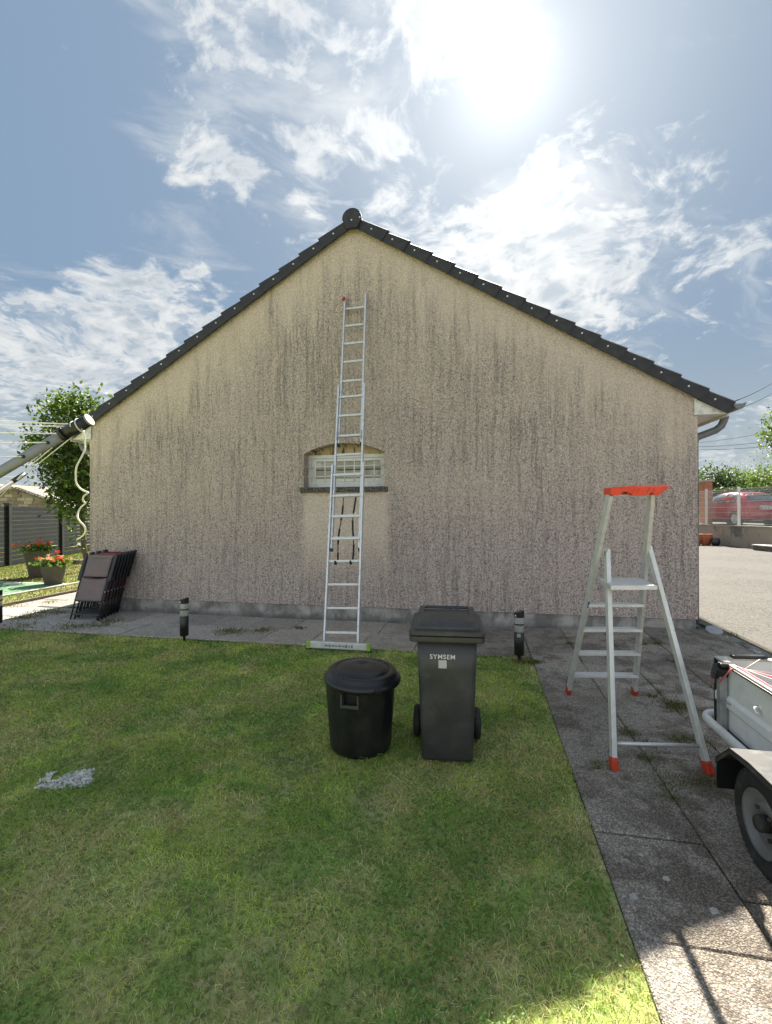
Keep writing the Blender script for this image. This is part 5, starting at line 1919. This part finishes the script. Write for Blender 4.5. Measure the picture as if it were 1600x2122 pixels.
LPIL = 15.78
bp = thing('brick_pillar', 'orange brick pillar at the end of the wire fence', 'pillar', cl(LPIL - 0.05, 23.1))
p0_ = tuple(bp.location)
pm = MB()
wbox(pm, LPIL - 0.18, LPIL + 0.19, 22.91, 23.29, 0.0, 3.05)
pm.build('core', 'mortar', bp, p0_)
br_ = MB()
for k in range(40):
    z0 = 0.03 + k * 0.075
    hlf = 0.19
    off = (k % 2) * 0.12
    for lo, hi in ((-0.20, -0.07 + off * 0.6), (-0.055 + off * 0.6, 0.20)):
        wbox(br_, LPIL + lo, LPIL + hi, 22.90, 22.915, z0, z0 + 0.063)
        wbox(br_, LPIL - 0.192, LPIL - 0.18, 23.1 + lo, 23.1 + hi, z0, z0 + 0.063)
    wbox(br_, LPIL + 0.19, LPIL + 0.2, 22.9, 23.3, z0, z0 + 0.063)
bo_ = br_.build('brickwork', 'brick_orange', bp, p0_, fix=False)
bo_['kind'] = 'stuff'
wbox(MB(), LPIL - 0.26, LPIL + 0.27, 22.83, 23.37, 3.05, 3.13).build('cap_stone', 'concrete_cap', bp, p0_, bevel=0.01)


def pot(px, py, label, prof, mat_, cat='pot', nm='clay_pot'):
    g = G(px, py, 0.058)
    r_ = thing(nm, label, cat, g)
    MB().lathe(prof, 28).build('body', mat_, r_)
    return r_


pp1 = [(0.15, 0.0), (0.17, 0.02), (0.26, 0.28), (0.285, 0.36), (0.275, 0.42), (0.25, 0.455), (0.275, 0.475), (0.28, 0.50), (0.24, 0.50), (0.22, 0.42), (0.0, 0.40)]
k1 = pot(1463, 1129.5, 'round terracotta pot beside the small black pot at the stained wall', pp1, 'terracotta')
pot(1443, 1129, 'terracotta pot half hidden behind the house corner', pp1, 'terracotta')
pot(1483.5, 1131, 'small round black glazed pot standing at the foot of the stained wall', [(0.10, 0.0), (0.12, 0.01), (0.175, 0.15), (0.17, 0.25), (0.115, 0.345), (0.12, 0.365), (0.095, 0.365), (0.09, 0.30), (0.0, 0.28)], 'black_glaze')
sb_ = thing('stone_step', 'low dark stone step with a pale top against the stained wall', 'step', cl(14.9, 16.5, 0.05))
s0_ = tuple(sb_.location)
wbox(MB(), 14.57, 15.27, 13.0, 18.6, 0.04, 0.24).build('base', 'dark_stone', sb_, s0_, bevel=0.01)
wbox(MB(), 14.54, 15.27, 13.0, 18.63, 0.24, 0.285).build('slab_top', 'pale_stone', sb_, s0_, bevel=0.008)

# ---- red car parked behind the wire fence
CZ = ZT - 0.03
cs = 1.06
cr = cl(16.15 + 0.82 * cs, 21.0 + 1.77 * cs, CZ)
car = thing('parked_car', 'red three-door hatchback parked behind the wire fence, seen from behind', 'car', cr, YAW)
car.scale = (cs, cs, cs)
# local axes: x to its right side, y forward, z up. stations from the tail to the nose
stn = [  # y, belt z, roof z, half width body, half width roof, bottom z
    (-1.76, 0.78, 0.82, 0.60, 0.50, 0.36), (-1.72, 0.90, 0.96, 0.72, 0.58, 0.27), (-1.62, 0.95, 1.10, 0.785, 0.60, 0.22), (-1.38, 0.97, 1.34, 0.81, 0.595, 0.20),
    (-1.12, 0.97, 1.455, 0.815, 0.59, 0.19), (-0.6, 0.96, 1.49, 0.815, 0.60, 0.19), (0.0, 0.95, 1.475, 0.815, 0.59, 0.19), (0.45, 0.94, 1.37, 0.815, 0.58, 0.19),
    (0.85, 0.94, 1.10, 0.81, 0.60, 0.19), (1.08, 0.93, 0.96, 0.80, 0.60, 0.19), (1.45, 0.84, 0.86, 0.74, 0.55, 0.20), (1.70, 0.66, 0.70, 0.60, 0.45, 0.26), (1.78, 0.5, 0.54, 0.45, 0.35, 0.33)]


def car_ring(y, zb, zr, hw, hr, z0):
    half = [(hw * 0.80, z0), (hw * 0.95, z0 + 0.05), (hw, z0 + 0.26), (hw * 0.995, 0.5 * (zb + z0 + 0.26)), (hw * 0.95, zb), (hw * 0.95 * 0.5 + hr * 0.55, zb + (zr - zb) * 0.5), (hr, zr - 0.05 * (zr - zb) / 0.5), (hr * 0.72, zr)]
    return [(a, y, b) for a, b in half] + [(-a, y, b) for a, b in reversed(half)]


cm_ = MB()
cm_.loft([car_ring(*q) for q in stn], smooth=True)
cbody = cm_.build('body', 'car_red', car)
sub = cbody.modifiers.new('smooth', 'SUBSURF')
sub.levels = sub.render_levels = 2


def car_panel(name, pts, mat_, th_=0.006):
    """thin curved plate following the given 3-D outline rows"""
    mb = MB()
    n = len(pts[0])
    vs = [p_ for r_ in pts for p_ in r_]
    fs = [(i * n + k, i * n + k + 1, (i + 1) * n + k + 1, (i + 1) * n + k) for i in range(len(pts) - 1) for k in range(n - 1)]
    mb.add(vs, fs, True)
    ob = mb.build(name, mat_, car, fix=False)
    md = ob.modifiers.new('thickness', 'SOLIDIFY')
    md.thickness = th_
    md.offset = 0
    return ob


for sg in (-1, 1):
    def sideglass(y0, y1, lo, hi0, hi1):
        rows = []
        for v in (0.0, 0.5, 1.0):
            row_ = []
            for k in range(7):
                f = k / 6
                y = y0 + (y1 - y0) * f
                zh = hi0 + (hi1 - hi0) * f + 0.05 * math.sin(math.pi * f)
                z_ = lo + (zh - lo) * v
                hwb = 0.775 + (0.605 - 0.775) * min(1, max(0, (z_ - 0.95) / 0.50)) + 0.012
                row_.append((sg * hwb, y - (0.05 * v if y0 > -0.3 else 0), z_))
            rows.append(row_)
        return rows
    car_panel('side_window', sideglass(-1.12, -0.62, 0.985, 1.31, 1.385), 'car_glass')
    car_panel('side_window', sideglass(-0.54, 0.42, 0.985, 1.385, 1.27), 'car_glass')
    MB().box((sg * 0.815, -0.25, 0.80), (0.02, 0.17, 0.03)).build('door_handle', 'chrome', car, bevel=0.006)
    MB().box((sg * 0.825, 0.0, 0.42), (0.012, 1.5, 0.025)).build('side_trim', 'car_red', car, bevel=0.004)
    MB().box((sg * 0.66, -1.74, 0.72), (0.13, 0.07, 0.20), Matrix.Rotation(R(sg * 18), 3, 'Z')).build('tail_light', 'tail_red', car, bevel=0.02)
    MB().box((sg * 0.88, 0.62, 1.0), (0.16, 0.09, 0.12)).build('wing_mirror', 'car_red', car, bevel=0.03)
    for wy in (-1.12, 1.17):
        Mx = Matrix.Rotation(R(90 * sg), 3, 'Y')
        cwh = (sg * 0.735, wy, 0.29)
        MB().lathe([(0.335, -0.09), (0.335, 0.093), (0.31, 0.095), (0.30, 0.02), (0.0, 0.02)], 32, cwh, M=Mx).build('wheel_arch', 'car_dark', car)
        wh = MB().lathe([(0.19, -0.08), (0.25, -0.085), (0.285, -0.06), (0.29, 0.0), (0.285, 0.06), (0.25, 0.095), (0.20, 0.098)], 32, cwh, M=Mx, cap=False).build('wheel', 'rubber', car)
        rmx = MB().lathe([(0.20, 0.10), (0.195, 0.075), (0.17, 0.07), (0.0, 0.07)], 28, cwh, M=Mx, cap=False)
        for k in range(10):
            a = 2 * math.pi * k / 10
            rmx.bar(Vector(cwh) + Mx @ Vector((0.03 * math.cos(a), 0.03 * math.sin(a), 0.085)), Vector(cwh) + Mx @ Vector((0.195 * math.cos(a), 0.195 * math.sin(a), 0.085)), 0.03, 0.02)
        rmx.build('rim', 'lamp_steel', wh)
# rear window, bumper, plate
rows = []
for v in (0.0, 0.33, 0.66, 1.0):
    y = -1.655 + v * 0.33
    zz = 1.035 + v * 0.325
    hwv = 0.60 - 0.09 * v
    rows.append([(hwv * f, y - 0.02 * (1 - f * f) - 0.016, zz) for f in (-1, -0.6, -0.2, 0.2, 0.6, 1)])
car_panel('rear_window', rows, 'car_glass')
rows = []
for v, yy in ((0.30, -1.76), (0.40, -1.80), (0.52, -1.79), (0.56, -1.75)):
    rows.append([(0.70 * f, yy + 0.10 * f ** 4 + 0.02 * abs(f), v) for f in (-1, -0.75, -0.4, 0, 0.4, 0.75, 1)])
car_panel('bumper', rows, 'car_red', 0.03)
pt_ = MB().box((0.0, -1.795, 0.74), (0.50, 0.02, 0.105)).build('number_plate', 'plate_white', car, bevel=0.004)
MB().box((-0.232, -1.8065, 0.74), (0.036, 0.004, 0.10)).build('plate_band', 'ink_blue', pt_)
mk = MB()
xk = -0.195
for wd_, hh in ((0.03, .06), (0.03, .06), (0.015, .012), (0.03, .06), (0.03, .06), (0.03, .06), (0.015, .012), (0.03, .06), (0.03, .06)):
    mk.box((xk + wd_ / 2, -1.8065, 0.74), (wd_ * 0.72, 0.004, hh))
    xk += wd_ + 0.014
mk.build('plate_marks', 'ink_dark', pt_)
MB().tube([(-0.27, -1.79, 0.80), (-0.2, -1.815, 0.83), (0.2, -1.815, 0.83), (0.27, -1.79, 0.80)], 0.024, 10).build('chrome_handle', 'chrome', car)

# ---- clipped hedge and trees behind the car
def hedge_box(name, label, lat0, lat1, d0_, d1_, z0, z1, n, size, c0, c1, seed):
    base = cl((lat0 + lat1) / 2, (d0_ + d1_) / 2, z0)
    root = thing(name, label, 'hedge', base)
    mb = wbox(MB(), lat0 + .12, lat1 - .12, d0_ + .12, d1_ - .12, z0, z1 - 0.10)
    mb.build('inner_twigs', 'soil', root, tuple(base))
    r_ = np.random.default_rng(seed)
    u = r_.random((n, 3))
    f = r_.integers(0, 4, n)
    L = np.stack([lat0 + (lat1 - lat0) * u[:, 0], d0_ + (d1_ - d0_) * u[:, 1], z0 + (z1 - z0) * u[:, 2]], 1)
    L[f == 0, 2] = z1
    L[f == 1, 0] = lat0
    L[f == 2, 0] = lat0
    L[f == 3, 1] = d0_
    L += r_.normal(size=(n, 3)) * 0.05
    P_ = np.array(RT0)[None] * L[:, :1] + np.array(FW)[None] * L[:, 1:2]
    P_[:, 2] = L[:, 2]
    V, F, C = leaf_cloud(P_, size, cols=leaf_cols(n, r_.random(n), c0, c1, seed), seed=seed)
    link('foliage', numpy_mesh('foliage', V - np.array(base), F, 4, C), 'leaves', root)


hedge_box('clipped_hedge', 'dark clipped hedge with a level top behind the red car', 20.3, 21.5, 17, 45, ZT - .05, 2.95, 15000, 0.13, (0.020, 0.040, 0.012), (0.06, 0.095, 0.022), 61)
for k, (px, py, dpt, rx, rz, c0, c1, lab) in enumerate((
        (1462, 985, 36, 1.5, 1.5, (0.03, 0.065, 0.02), (0.12, 0.18, 0.045), 'green tree over the brick pillar beside the house corner'),
        (1490, 985, 34, 1.25, 1.5, (0.014, 0.032, 0.014), (0.045, 0.075, 0.025), 'darkest of the trees behind the clipped hedge'),
        (1525, 988, 35, 1.5, 1.35, (0.04, 0.085, 0.022), (0.16, 0.23, 0.05), 'mid-green tree above the middle of the red car'),
        (1565, 985, 36, 1.7, 1.5, (0.06, 0.11, 0.022), (0.24, 0.30, 0.065), 'pale yellow-green tree over the tail of the red car'),
        (1612, 975, 34, 1.5, 1.6, (0.05, 0.10, 0.022), (0.20, 0.27, 0.06), 'yellow-green tree at the very edge of the picture behind the hedge'))):
    q = at(px, py + 22, dpt)
    g = cl((px - 800) / FPX * dpt, dpt, ZT)
    bl_ = [(q.x, q.y, q.z, rx, rx, rz), (q.x + rx * .5, q.y + .3, q.z - 0.9, rx, rx, rz), (q.x - rx * .4, q.y, q.z - 1.0, rx, rx, rz * 1.1)]
    tree('background_tree', lab, tuple(g), bl_, 4200, 0.17, c0, c1, 70 + k, 0.12, 0.26, 'trees behind the clipped hedge', branches=8)
q = at(1622, 895, 24)
g = cl((1640 - 800) / FPX * 24, 24, ZT)
bl_ = [(q.x, q.y, q.z, 1.0, 1.0, 1.1), (q.x + .9, q.y, q.z + .3, 1.2, 1.2, 1.5), (q.x + .4, q.y, q.z - .6, .9, .9, .8)]
tree('tall_tree', 'tall light green tree reaching in at the edge of the picture below the cables', tuple(g), bl_, 4200, 0.14, (0.04, 0.085, 0.025), (0.15, 0.21, 0.055), 90, 0.14, 0.2, branches=10)

# ---- overhead cables
for k, (a, b, r_, lab) in enumerate((
        ((at(1516, 834, 6.6), at(1640, 762, 16)), None, 0.008, 'upper of the two black cables rising from the gutter corner'),
        ((at(1516, 852, 6.9), at(1640, 785, 16)), None, 0.007, 'lower of the two black cables rising from the gutter corner'),
        ((at(1440, 918, 60), at(1640, 884, 60)), None, 0.022, 'topmost of the thin far cables above the trees'),
        ((at(1440, 926, 60), at(1640, 907, 60)), None, 0.026, 'middle one of the thin far cables above the trees'),
        ((at(1440, 932, 60), at(1640, 918, 60)), None, 0.026, 'lowest of the thin far cables above the trees'))):
    p_, q_ = a
    pts = []
    for i in range(13):
        f = i / 12
        v = p_ + (q_ - p_) * f
        v.z -= (0.25 if k > 1 else 0.10) * 4 * f * (1 - f)
        pts.append(v)
    pts.append(q_ + (q_ - p_) * 0.6)
    mb = MB().tube(pts, r_, 6)
    o = mb.build('overhead_cable', 'wire_dark', None, tuple(p_))
    o.location = p_
    tag(o, lab, 'cable', 'overhead cables')

# ================================================================ grass
def frustum_ok(x, y, margin=1.28):
    lat = x * RT0.x + y * RT0.y
    dep = x * FW.x + y * FW.y
    ok = (dep > 0.9) & (np.abs(lat) < dep * 0.83 * margin + 0.4)
    return ok, dep


def blades(xy, dep, hgt, wid, seed, cols, lean=0.9, z0=-0.012):
    r_ = np.random.default_rng(seed)
    n = len(xy)
    a = r_.random(n) * 2 * math.pi
    dirx, diry = np.cos(a), np.sin(a)
    b = a + r_.normal(size=n) * 0.9 + math.pi / 2
    sx_, sy_ = np.cos(b), np.sin(b)
    h = hgt * (0.55 + 0.75 * r_.random(n))
    ln = h * lean * (0.25 + 1.0 * r_.random(n))
    w_ = wid * (0.55 + 1.1 * r_.random(n) ** 2) * np.clip(dep / 2.4, 0.8, 2.6)
    V = np.zeros((n, 5, 3))
    x, y = xy[:, 0], xy[:, 1]
    for k, (f, ww) in enumerate(((0, -1), (0, 1), (0.55, 0.8), (0.55, -0.8))):
        V[:, k, 0] = x + dirx * ln * f * f * 1.2 + sx_ * w_ * ww / 2
        V[:, k, 1] = y + diry * ln * f * f * 1.2 + sy_ * w_ * ww / 2
        V[:, k, 2] = z0 + h * f * 1.05
    V[:, 4, 0] = x + dirx * ln
    V[:, 4, 1] = y + diry * ln
    V[:, 4, 2] = z0 + h * (1 - 0.25 * np.minimum(1, ln / h))
    base = np.arange(n)[:, None] * 5
    T = (base + np.array([[0, 1, 2, 0, 2, 3, 3, 2, 4]])).ravel()
    C = np.repeat(cols, 5, axis=0).reshape(n, 5, 3)
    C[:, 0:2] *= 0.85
    return V.reshape(-1, 3), T, C.reshape(-1, 3)


def lawn_cols(x, y, seed):
    r_ = np.random.default_rng(seed)
    n = len(x)
    dry = vnoise(x, y, 1.3, 3, 4)
    dry2 = vnoise(x, y, 6.0, 5, 3)
    lush = vnoise(x, y, 2.4, 8, 4)
    pd = np.clip((dry - 0.50) * 2.6 + (dry2 - 0.5) * 1.9 + 0.32, 0.12, 0.72)
    isdry = r_.random(n) < pd
    green0, green1 = np.array((0.315, 0.435, 0.085)), np.array((0.62, 0.68, 0.19))
    f = np.clip(r_.random(n) * 0.6 + (lush - 0.35) * 0.9, 0, 1)[:, None]
    C = green1 * f + green0 * (1 - f)
    C[isdry] = np.array((0.80, 0.66, 0.36)) * (0.55 + 0.65 * r_.random((isdry.sum(), 1)))
    dark = (vnoise(x, y, 3.6, 12, 4) + 0.10 * r_.random(n) > 0.60) & ~isdry
    C[dark] *= np.array((0.52, 0.68, 0.66))
    pale = (vnoise(x, y, 5.0, 14, 3) > 0.58)
    C[pale] *= 1.22
    C[r_.random(n) < 0.28] *= 0.45
    return np.minimum(C * (0.85 + 0.45 * r_.random((n, 1))), 0.8)


# bare limestone patch in the lawn
bp1, bp2, bp3, bp4 = G(80, 1640), G(105, 1592), G(205, 1588), G(170, 1612)
pcx, pcy = G(143, 1613).x, G(143, 1613).y
pa_, pb_ = G(85, 1640), G(202, 1590)
pu = Vector((pb_.x - pa_.x, pb_.y - pa_.y)).normalized()
plen = Vector((pb_.x - pa_.x, pb_.y - pa_.y)).length / 2


def in_patch(x, y):
    dx_, dy_ = x - pcx, y - pcy
    u = dx_ * pu.x + dy_ * pu.y
    v = -dx_ * pu.y + dy_ * pu.x
    wob = (vnoise(x, y, 8.0, 20, 3) - 0.5) * 2.6
    return (u / (plen * 0.85)) ** 2 + (v / 0.15) ** 2 < 0.8 + wob * 0.9


N = 640000
x = rng.uniform(-7.2, 0.60, N)
y = rng.uniform(0.6, 5.50, N)
ok, dep = frustum_ok(x, y)
edge_x = 0.55 + 0.075 * (vnoise(x * 0, y, 4.0, 30, 4) - 0.5)
edge_y = 5.405 + 0.10 * (vnoise(x, y * 0, 2.2, 31, 3) - 0.5)
ok &= (x < edge_x) & (y < edge_y)
ok &= rng.random(N) < np.clip((2.3 / np.maximum(dep, 1.0)) ** 1.0, 0.42, 1.0)
ok &= ~(in_patch(x, y) & (rng.random(N) < 0.70))
ok &= ~(in_patch(pcx + (x - pcx) * 1.35, pcy + (y - pcy) * 1.35) & (rng.random(N) < 0.9))
bare = vnoise(x, y, 6.0, 41, 2)
ok &= ~((bare > 0.83) & (rng.random(N) < 0.6))
x, y, dep = x[ok], y[ok], dep[ok]
C = lawn_cols(x, y, 50)
hg = 0.021 * (0.75 + 0.6 * vnoise(x, y, 3.0, 9, 3))
V1, T1, C1 = blades(np.stack([x, y], 1), dep, hg, 0.0029, 51, C, 1.9)
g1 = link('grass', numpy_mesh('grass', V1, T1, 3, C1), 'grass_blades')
struct(g1, 'stuff', 'short mown grass with straw-coloured patches in front of the gable')

# clover and broad leaves in the lawn
N = 150000
x = rng.uniform(-6.5, 0.5, N)
y = rng.uniform(1.1, 5.3, N)
ok, dep = frustum_ok(x, y)
ok &= (vnoise(x, y, 2.2, 15, 4) + 0.12 * rng.random(N) > 0.635) & (rng.random(N) < np.clip(2.6 / np.maximum(dep, 1), 0.3, 1)) & ~in_patch(x, y)
x, y, dep = x[ok], y[ok], dep[ok]
n = len(x)
r_ = np.random.default_rng(77)
z_ = 0.010 + 0.022 * r_.random(n)
a = r_.random(n) * 6.283
sz = (0.0028 + 0.0036 * r_.random(n))
tx_, ty_ = r_.normal(size=n) * 0.35, r_.normal(size=n) * 0.35
V = np.zeros((n, 6, 3))
for k in range(6):
    ca, sa = np.cos(a + k * math.pi / 3), np.sin(a + k * math.pi / 3)
    V[:, k, 0] = x + ca * sz
    V[:, k, 1] = y + sa * sz
    V[:, k, 2] = z_ + sz * (ca * tx_ + sa * ty_)
C = np.array((0.17, 0.30, 0.075)) * (0.5 + 0.9 * r_.random((n, 1)))
me = numpy_mesh('clover', V.reshape(-1, 3), np.arange(n * 6), 6, np.repeat(C, 6, axis=0))
struct(link('clover', me, 'grass_blades'), 'stuff', 'small dark green clover leaves among the lawn grass')

# tiny yellow flowers
n = 40
x, y = rng.uniform(-3.2, 0.3, n * 6), rng.uniform(1.3, 4.2, n * 6)
ok, dep = frustum_ok(x, y)
ok &= vnoise(x, y, 1.5, 15, 4) > 0.56
x, y = x[ok][:n], y[ok][:n]
pts = np.stack([np.repeat(x, 5), np.repeat(y, 5), np.repeat(0.030 + 0.01 * rng.random(len(x)), 5)], 1) + rng.normal(size=(len(x) * 5, 3)) * 0.002
V, F, C = leaf_cloud(pts, 0.006, cols=np.tile(np.array((0.70, 0.60, 0.06)), (len(pts), 1)), aspect=1.2, seed=3)
struct(link('wild_flowers', numpy_mesh('wild_flowers', V, F, 4, C), 'petals'), 'stuff', 'tiny yellow flowers dotted in the lawn')

# pale chips of the bare patch
N = 14000
x, y = rng.uniform(pcx - .4, pcx + .4, N), rng.uniform(pcy - .4, pcy + .4, N)
ok = in_patch(x, y)
x, y = x[ok], y[ok]
st3 = MB()
for i in range(min(len(x), 4500)):
    s_ = random.uniform(0.002, 0.0075)
    Mr = Matrix.Rotation(random.random() * 6.28, 3, 'Z') @ Matrix.Rotation(random.gauss(0, .4), 3, 'X')
    st3.box((x[i], y[i], -0.004 + random.random() * 0.006), (s_ * 1.4, s_, s_ * 0.6), Mr)
struct(st3.build('pale_gravel', 'lime_stone', fix=False), 'stuff', 'pale stone chips in a bare patch of the lawn')

# sunny lawn beyond the path
N = 330000
x = rng.uniform(-22, -8.2, N)
y = rng.uniform(4.5, 19, N)
ok, dep = frustum_ok(x, y, 1.05)
ok &= ~((x > -11.28) & (x < -9.08) & (y > 5.9) & (y < 8.97))
x, y, dep = x[ok], y[ok], dep[ok]
C = lawn_cols(x, y, 60) * np.array((0.27, 0.235, 0.20))
V1, T1, C1 = blades(np.stack([x, y], 1), dep, 0.045 * np.ones(len(x)), 0.0028, 61, C, 1.0)
struct(link('grass', numpy_mesh('grass', V1, T1, 3, C1), 'grass_blades'), 'stuff', 'sunlit grass of the yard beyond the path')

# weeds in the joints of the paving
spots = []
for px, py, r0, nn in ((1402, 1465, 0.10, 420), (1330, 1345, 0.04, 60), (1365, 1345, 0.05, 90), (1290, 1360, 0.04, 70), (1400, 1380, 0.05, 80), (1240, 1590, 0.05, 110), (1345, 1575, 0.06, 150),
                       (1300, 1520, 0.06, 130), (1440, 1540, 0.08, 170), (1400, 1535, 0.05, 90), (1365, 1625, 0.10, 160), (1420, 1618, 0.10, 170), (1465, 1625, 0.07, 140), (1385, 1655, 0.05, 90), (1350, 1445, 0.04, 70), (1340, 1545, 0.04, 80),
                       (1180, 1340, 0.03, 50), (1510, 1330, 0.08, 80), (480, 1310, 0.17, 420), (545, 1308, 0.12, 200), (620, 1302, 0.06, 60), (230, 1288, 0.16, 260), (205, 1298, 0.16, 240), (60, 1280, 0.22, 420), (95, 1268, 0.2, 420), (130, 1270, 0.16, 200), (40, 1300, 0.25, 300), (150, 1300, 0.2, 260), (20, 1255, 0.2, 150), (105, 1248, .15, 120),
                       (1110, 1375, 0.06, 160), (1085, 1372, 0.06, 120), (980, 1358, 0.06, 80)):
    g = G(px, py)
    k = rng.normal(size=(nn, 2)) * r0 * np.array((0.75, 0.6))
    spots.append(np.stack([g.x + k[:, 0], g.y + k[:, 1]], 1))
xy = np.concatenate(spots)
# thin growth along the joints
for X_ in (1.065, 1.56, 2.06, 2.55):
    yy = rng.uniform(1.9, 5.6, 260)
    keep = vnoise(yy, yy * 0 + X_, 2.2, 44, 2) > 0.53
    xy = np.concatenate([xy, np.stack([X_ + rng.normal(size=260) * 0.006, yy], 1)[keep]])
dep = xy[:, 0] * FW.x + xy[:, 1] * FW.y
zz = np.array([gz(a, b) for a, b in xy])
C = np.array((0.115, 0.135, 0.035)) * (0.5 + 0.9 * rng.random((len(xy), 1))) + (rng.random((len(xy), 1)) < 0.3) * np.array((0.13, 0.09, 0.05))
V1, T1, C1 = blades(xy, dep, 0.035 * np.ones(len(xy)), 0.0032, 71, C, 1.4, 0.0)
V1[:, 2] += np.repeat(zz, 5)
struct(link('weeds', numpy_mesh('weeds', V1, T1, 3, C1), 'grass_blades'), 'stuff', 'weeds growing in the joints of the paving')

# flat pale lichen scabs and chips on the slabs
scabs = MB()
for px, py, s_ in ((1215, 1608, 0.014), (1324, 1642, 0.012), (1365, 1659, 0.013), (1381, 1820, 0.022), (1312, 1857, 0.022), (1481, 1886, 0.026), (1295, 1618, 0.010), (1350, 1720, 0.010), (1328, 1770, 0.014), (1394, 1993, 0.02), (1556, 2030, 0.014), (1308, 1736, 0.01), (1410, 1616, 0.014), (1349, 1487, 0.008), (1280, 1700, .007), (1440, 1790, .008)):
    g = G(px, py, gz(1, 3) + 0.006)
    n = 16
    s_ *= 0.62
    ring = [(g.x + s_ * random.uniform(0.6, 1.3) * math.cos(2 * math.pi * k / n), g.y + s_ * random.uniform(0.6, 1.3) * math.sin(2 * math.pi * k / n), 0.0062 + random.random() * 0.0012) for k in range(n)]
    low_ = [(q[0] + (q[0] - g.x) * .15, q[1] + (q[1] - g.y) * .15, 0.002) for q in ring]
    scabs.loft([low_, ring])
struct(scabs.build('lichen', 'debris_pale', fix=False), 'stuff', 'pale lichen scabs on the dark slabs')
